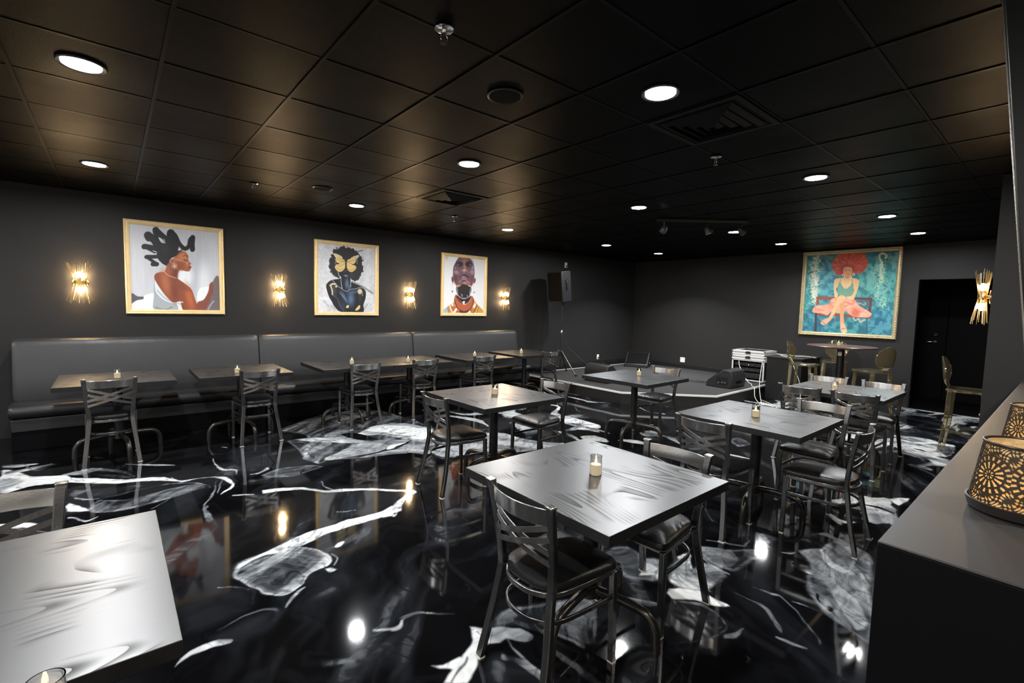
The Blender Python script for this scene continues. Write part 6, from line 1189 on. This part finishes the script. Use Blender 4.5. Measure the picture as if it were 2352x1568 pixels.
# ---------------------------------------------------------------- stage wedge monitors
def wedge(x, y, rz, label, back_view=True):
    t = thing('stage_monitor', label, 'monitor', (x, y, STG), rz, 'wedge stage monitors')      # local: slope faces +x, back -x
    w = .27
    sec = [(-.21, .001), (-.23, .20), (-.19, .315), (-.06, .335), (.26, .075), (.26, .001)]
    vs = [(x_, -w, z_) for x_, z_ in sec] + [(x_, w, z_) for x_, z_ in sec]; n = len(sec)
    MB().add(vs, [tuple(range(n - 1, -1, -1)), tuple(range(n, 2 * n))] + [(i, (i + 1) % n, n + (i + 1) % n, n + i) for i in range(n)]).build('cabinet', 'black', t, bevel=.012)
    a = math.atan2(.26, .32); mt = Matrix.Translation((.10, 0, .205)) @ Matrix.Rotation(a + .0, 4, 'Y')
    MB().box((-.185, -w + .03, .004), (.185, w - .03, .014), mt).build('grille', 'grille', t, bevel=.004)
    MB().box((-.2345, -.11, .085), (-.2185, .11, .135)).build('handle_slot', 'recess', t, bevel=.008)
    m = MB(); m.box((-.14, w + .0005, .06), (.06, w + .004, .20)).build('connector_panel', 'column', t)
    m = MB()
    for k, (px, pz) in enumerate(((-.10, .10), (-.05, .10), (.02, .09))): m.lathe([(.017, 0), (.017, .010), (.009, .010)], 14, (px, w + .004, pz), 'y')
    m.build('jacks', 'chrome', t, smooth=True)
    for k, (px, pz) in enumerate(((-.02, .17), (.03, .16))): MB().lathe([(.012, 0), (.009, .010)], 12, (px, w + .004, pz), 'y').build('knob', 'black', t, smooth=True)
    return t
wedge(7.12, 5.74, 0, 'black wedge monitor on the stage behind the nearest stage table')
wedge(9.72, 6.78, math.radians(205), 'black wedge monitor in the far corner of the stage, grille toward the room')
wedge(8.66, 4.09, math.radians(90), 'black wedge monitor with cables and connector side, at the right front of the stage')

# ---------------------------------------------------------------- rack case with two lids
fx, fy = 9.62, 3.84
t = thing('rack_case', 'open aluminium edged rack case with amplifiers inside, on the stage', 'rack case', (fx, fy, STG))
W_, D_, H_ = .60, .46, .42
m = MB()
m.box((0, 0, .03), (D_, .012, H_)).box((0, W_ - .012, .03), (D_, W_, H_)).box((0, .012, .03), (D_, W_ - .012, .042)).box((0, .012, H_ - .012), (D_, W_ - .012, H_)).box((D_ - .012, .012, .042), (D_, W_ - .012, H_ - .012))
m.build('case_body', 'column', t)
m = MB(); e = .011
for y in (0, W_):
    for z in (.03, H_): m.tube([(0, y, z), (D_, y, z)], rect=(.024, .024))
    for x in (0, D_): m.tube([(x, y, .03), (x, y, H_)], rect=(.024, .024), up=(0, 1, 0))
for x in (0, D_):
    for z in (.03, H_): m.tube([(x, 0, z), (x, W_, z)], rect=(.024, .024))
m.build('edge_extrusion', 'alu', t)
for k, (z0, z1) in enumerate(((.30, .37), (.20, .27), (.07, .17))):
    u = MB().box((.03, .03, z0), (.36, W_ - .03, z1)).build('rack_unit', 'black', t, bevel=.002)
    if k == 0:
        MB().lathe([(.005, 0), (.004, -.004)], 10, (.03, .30, z0 + .03), 'x').build('indicator', 'amberled', u)
    for q in range(4): MB().lathe([(.012, 0), (.010, -.014)], 12, (.029, .10 + .12 * q, (z0 + z1) / 2), 'x').build('knob', 'chrome', u, smooth=True)
for k in range(4): MB().lathe([(.02, 0.001), (.02, .017)], 12, ((.05, .05, D_ - .05, D_ - .05)[k], (.05, W_ - .05)[k % 2], 0)).build('foot', 'black', t)
for k, z in enumerate((.4325, .5285)):
    l = thing('case_lid', ('lower' if k == 0 else 'upper') + ' aluminium case lid stacked on the rack case', 'case lid', (fx - .02, fy - .01, STG + z), 0, 'stacked case lids')
    d, w = D_ + .10, W_ + .02; h = .092
    MB().box((.003, .003, .003), (d - .003, w - .003, h - .003)).build('panel', 'black', l, bevel=.004)
    m = MB()
    for x in (0, d):
        for zz in (.014, h - .014): m.box((x - .002, 0, zz + (-.013 if zz < .05 else -.026)), (x + .002, w, zz + (.026 if zz < .05 else .013)))
    for y in (0, w):
        for zz in (.014, h - .014): m.box((0, y - .002, zz + (-.013 if zz < .05 else -.026)), (d, y + .002, zz + (.026 if zz < .05 else .013)))
    for (x0, y0, x1, y1) in ((0, 0, d, .06), (0, w - .06, d, w), (0, 0, .06, w), (d - .06, 0, d, w)): m.box((x0, y0, h - .002), (x1, y1, h - .0005))
    m.build('edge_extrusion', 'alu', l)
    m = MB()
    for x in (0, d):
        for y in (0, w):
            for zz in (.012, h - .012): m.sphere((x, y, zz), .019, 10, 6, (1, 1, .6))
    m.build('ball_corners', 'chrome', l, smooth=True)
    MB().box((-.012, w / 2 - .05, .02), (-.002, w / 2 + .05, .075)).build('latch', 'chrome', l, bevel=.003)

t = thing('equipment_cabinet', 'matte black waist-high cabinet beside the stage, white cables over its top', 'cabinet', (9.55, 3.30, 0))
MB().box((-.42, -.28, .001), (.50, .30, .765)).build('body', 'column', t, bevel=.005)
MB().box((-.45, -.31, .766), (.52, .33, .79)).build('top', 'counter', t, bevel=.004)

# white cables
def cable(pts, label, r=.006, m='whitecable', name='cable', k=8):
    c = [sum(p[i] for p in pts) / len(pts) for i in range(3)]
    o = MB().tube([(p.x - c[0], p.y - c[1], p.z - c[2]) for p in spl(pts, k)], r, 8).build(name, m, None, smooth=True, loc=c)
    return tag(o, label, 'cable', 'loose cables')
cable([(9.58, 4.30, .60), (9.55, 4.27, .50), (9.52, 4.18, .36), (9.50, 4.12, .28), (9.44, 4.03, STG + .012), (9.30, 3.92, STG + .01), (9.05, 3.80, STG + .01), (8.85, 3.67, STG + .008), (8.72, 3.60, .08), (8.62, 3.50, .009), (8.45, 3.35, .009)], 'white cable running from the rack case over the stage edge to the floor')
cable([(9.10, 3.66, .66), (9.06, 3.665, .45), (9.02, 3.655, .25), (8.95, 3.60, .06), (8.75, 3.50, .010), (8.60, 3.42, .010)], 'white cable dropping between the rack case and the black cabinet')
cable([(9.35, 3.45, .80), (9.15, 3.30, .799), (9.08, 3.19, .78), (9.06, 3.08, .55), (9.05, 3.00, .35), (8.95, 2.95, .15), (8.80, 2.98, .02), (8.62, 3.15, .008), (8.45, 3.30, .008)], 'white cable hanging over the front of the black cabinet')
cable([(9.62, 3.62, .80), (9.45, 3.30, .80), (9.35, 3.02, .82), (9.42, 2.90, .80), (9.55, 2.98, .80)], 'white cable lying on the black cabinet top')
cable([(8.45, 3.32, .008), (8.20, 3.42, .008), (7.95, 3.30, .008), (7.70, 3.20, .008), (7.55, 2.95, .008), (7.75, 2.75, .008)], 'white cable coiled across the floor in front of the stage')
cable([(8.9, 3.56, .007), (8.55, 3.2, .007), (8.1, 2.95, .007), (7.9, 2.7, .007)], 'thin white cable on the floor beside the power strip', .004)
ps = thing('power_strip', 'white power strip on the floor in front of the stage corner', 'power strip', (8.47, 3.28, 0), math.radians(70))
MB().box((-.14, -.025, .001), (.14, .025, .034)).build('housing', 'white', ps, bevel=.005)
for k in range(5): MB().lathe([(.016, 0), (.016, .0015)], 14, (-.10 + .05 * k, 0, .0345)).build('socket', 'counter', ps)
pts = []
for k in range(44):
    a = k * .75; pts.append((8.60 + .09 * math.cos(a) + .012 * k * .3, 4.72 - .006 * k + .10 * math.sin(a), STG + .010 + .007 * abs(math.sin(k * 1.3))))
cable(pts, 'tangled black cable lying left of the right front monitor', .0045, 'black', 'cable', 4)
cable([(PX, PY - .03, 1.0), (PX + .12, PY - .15, .72), (PX + .32, PY - .45, .44), (7.55, 6.1, STG + .30), (7.30, 5.99, STG + .15)], 'thin dark cable hanging from the tripod stand to the monitor', .003, 'black')
cable([(7.80, WL - .02, 2.49), (7.78, WL - .05, 2.40), (7.55, 7.25, 2.30), (7.36, 6.98, 2.15)], 'short black cable from the high wall socket to the loudspeaker', .005, 'black')

# wall sockets
def socket(x, y, z, rz, w, lab, plug=True):
    t = thing('wall_socket', lab, 'socket', (x, y, z), rz, 'white wall sockets')
    MB().box((-w / 2, -.007, -.058), (w / 2, -.0005, .058)).build('cover_plate', 'white', t, bevel=.002)
    m = MB()
    for cx in ((0,) if w < .1 else (-.03, .03)):
        for cz in (-.021, .021): m.box((cx - .014, -.0085, cz - .013), (cx + .014, -.0072, cz + .013))
    m.build('outlets', 'whitecable', t)
    if plug: MB().box((-.013, -.04, -.034), (.013, -.0086, -.008)).build('plug', 'black', t, bevel=.003)
socket(7.80, WL, 2.52, 0, .075, 'white wall socket high up behind the loudspeaker')
socket(9.02, WL, .40, 0, .075, 'white wall socket low on the portrait wall behind the stage')
socket(XB, 6.00, .40, -PI / 2, .12, 'white double wall plate low on the back wall', False)
ds = thing('doorstop', 'small white doorstop on the dark doorway floor', 'doorstop', (10.62, .86, .0122), 0)
MB().lathe([(.05, 0), (.052, .02), (.035, .045), (.002, .05)], 20).build('cap', 'white', ds, smooth=True)
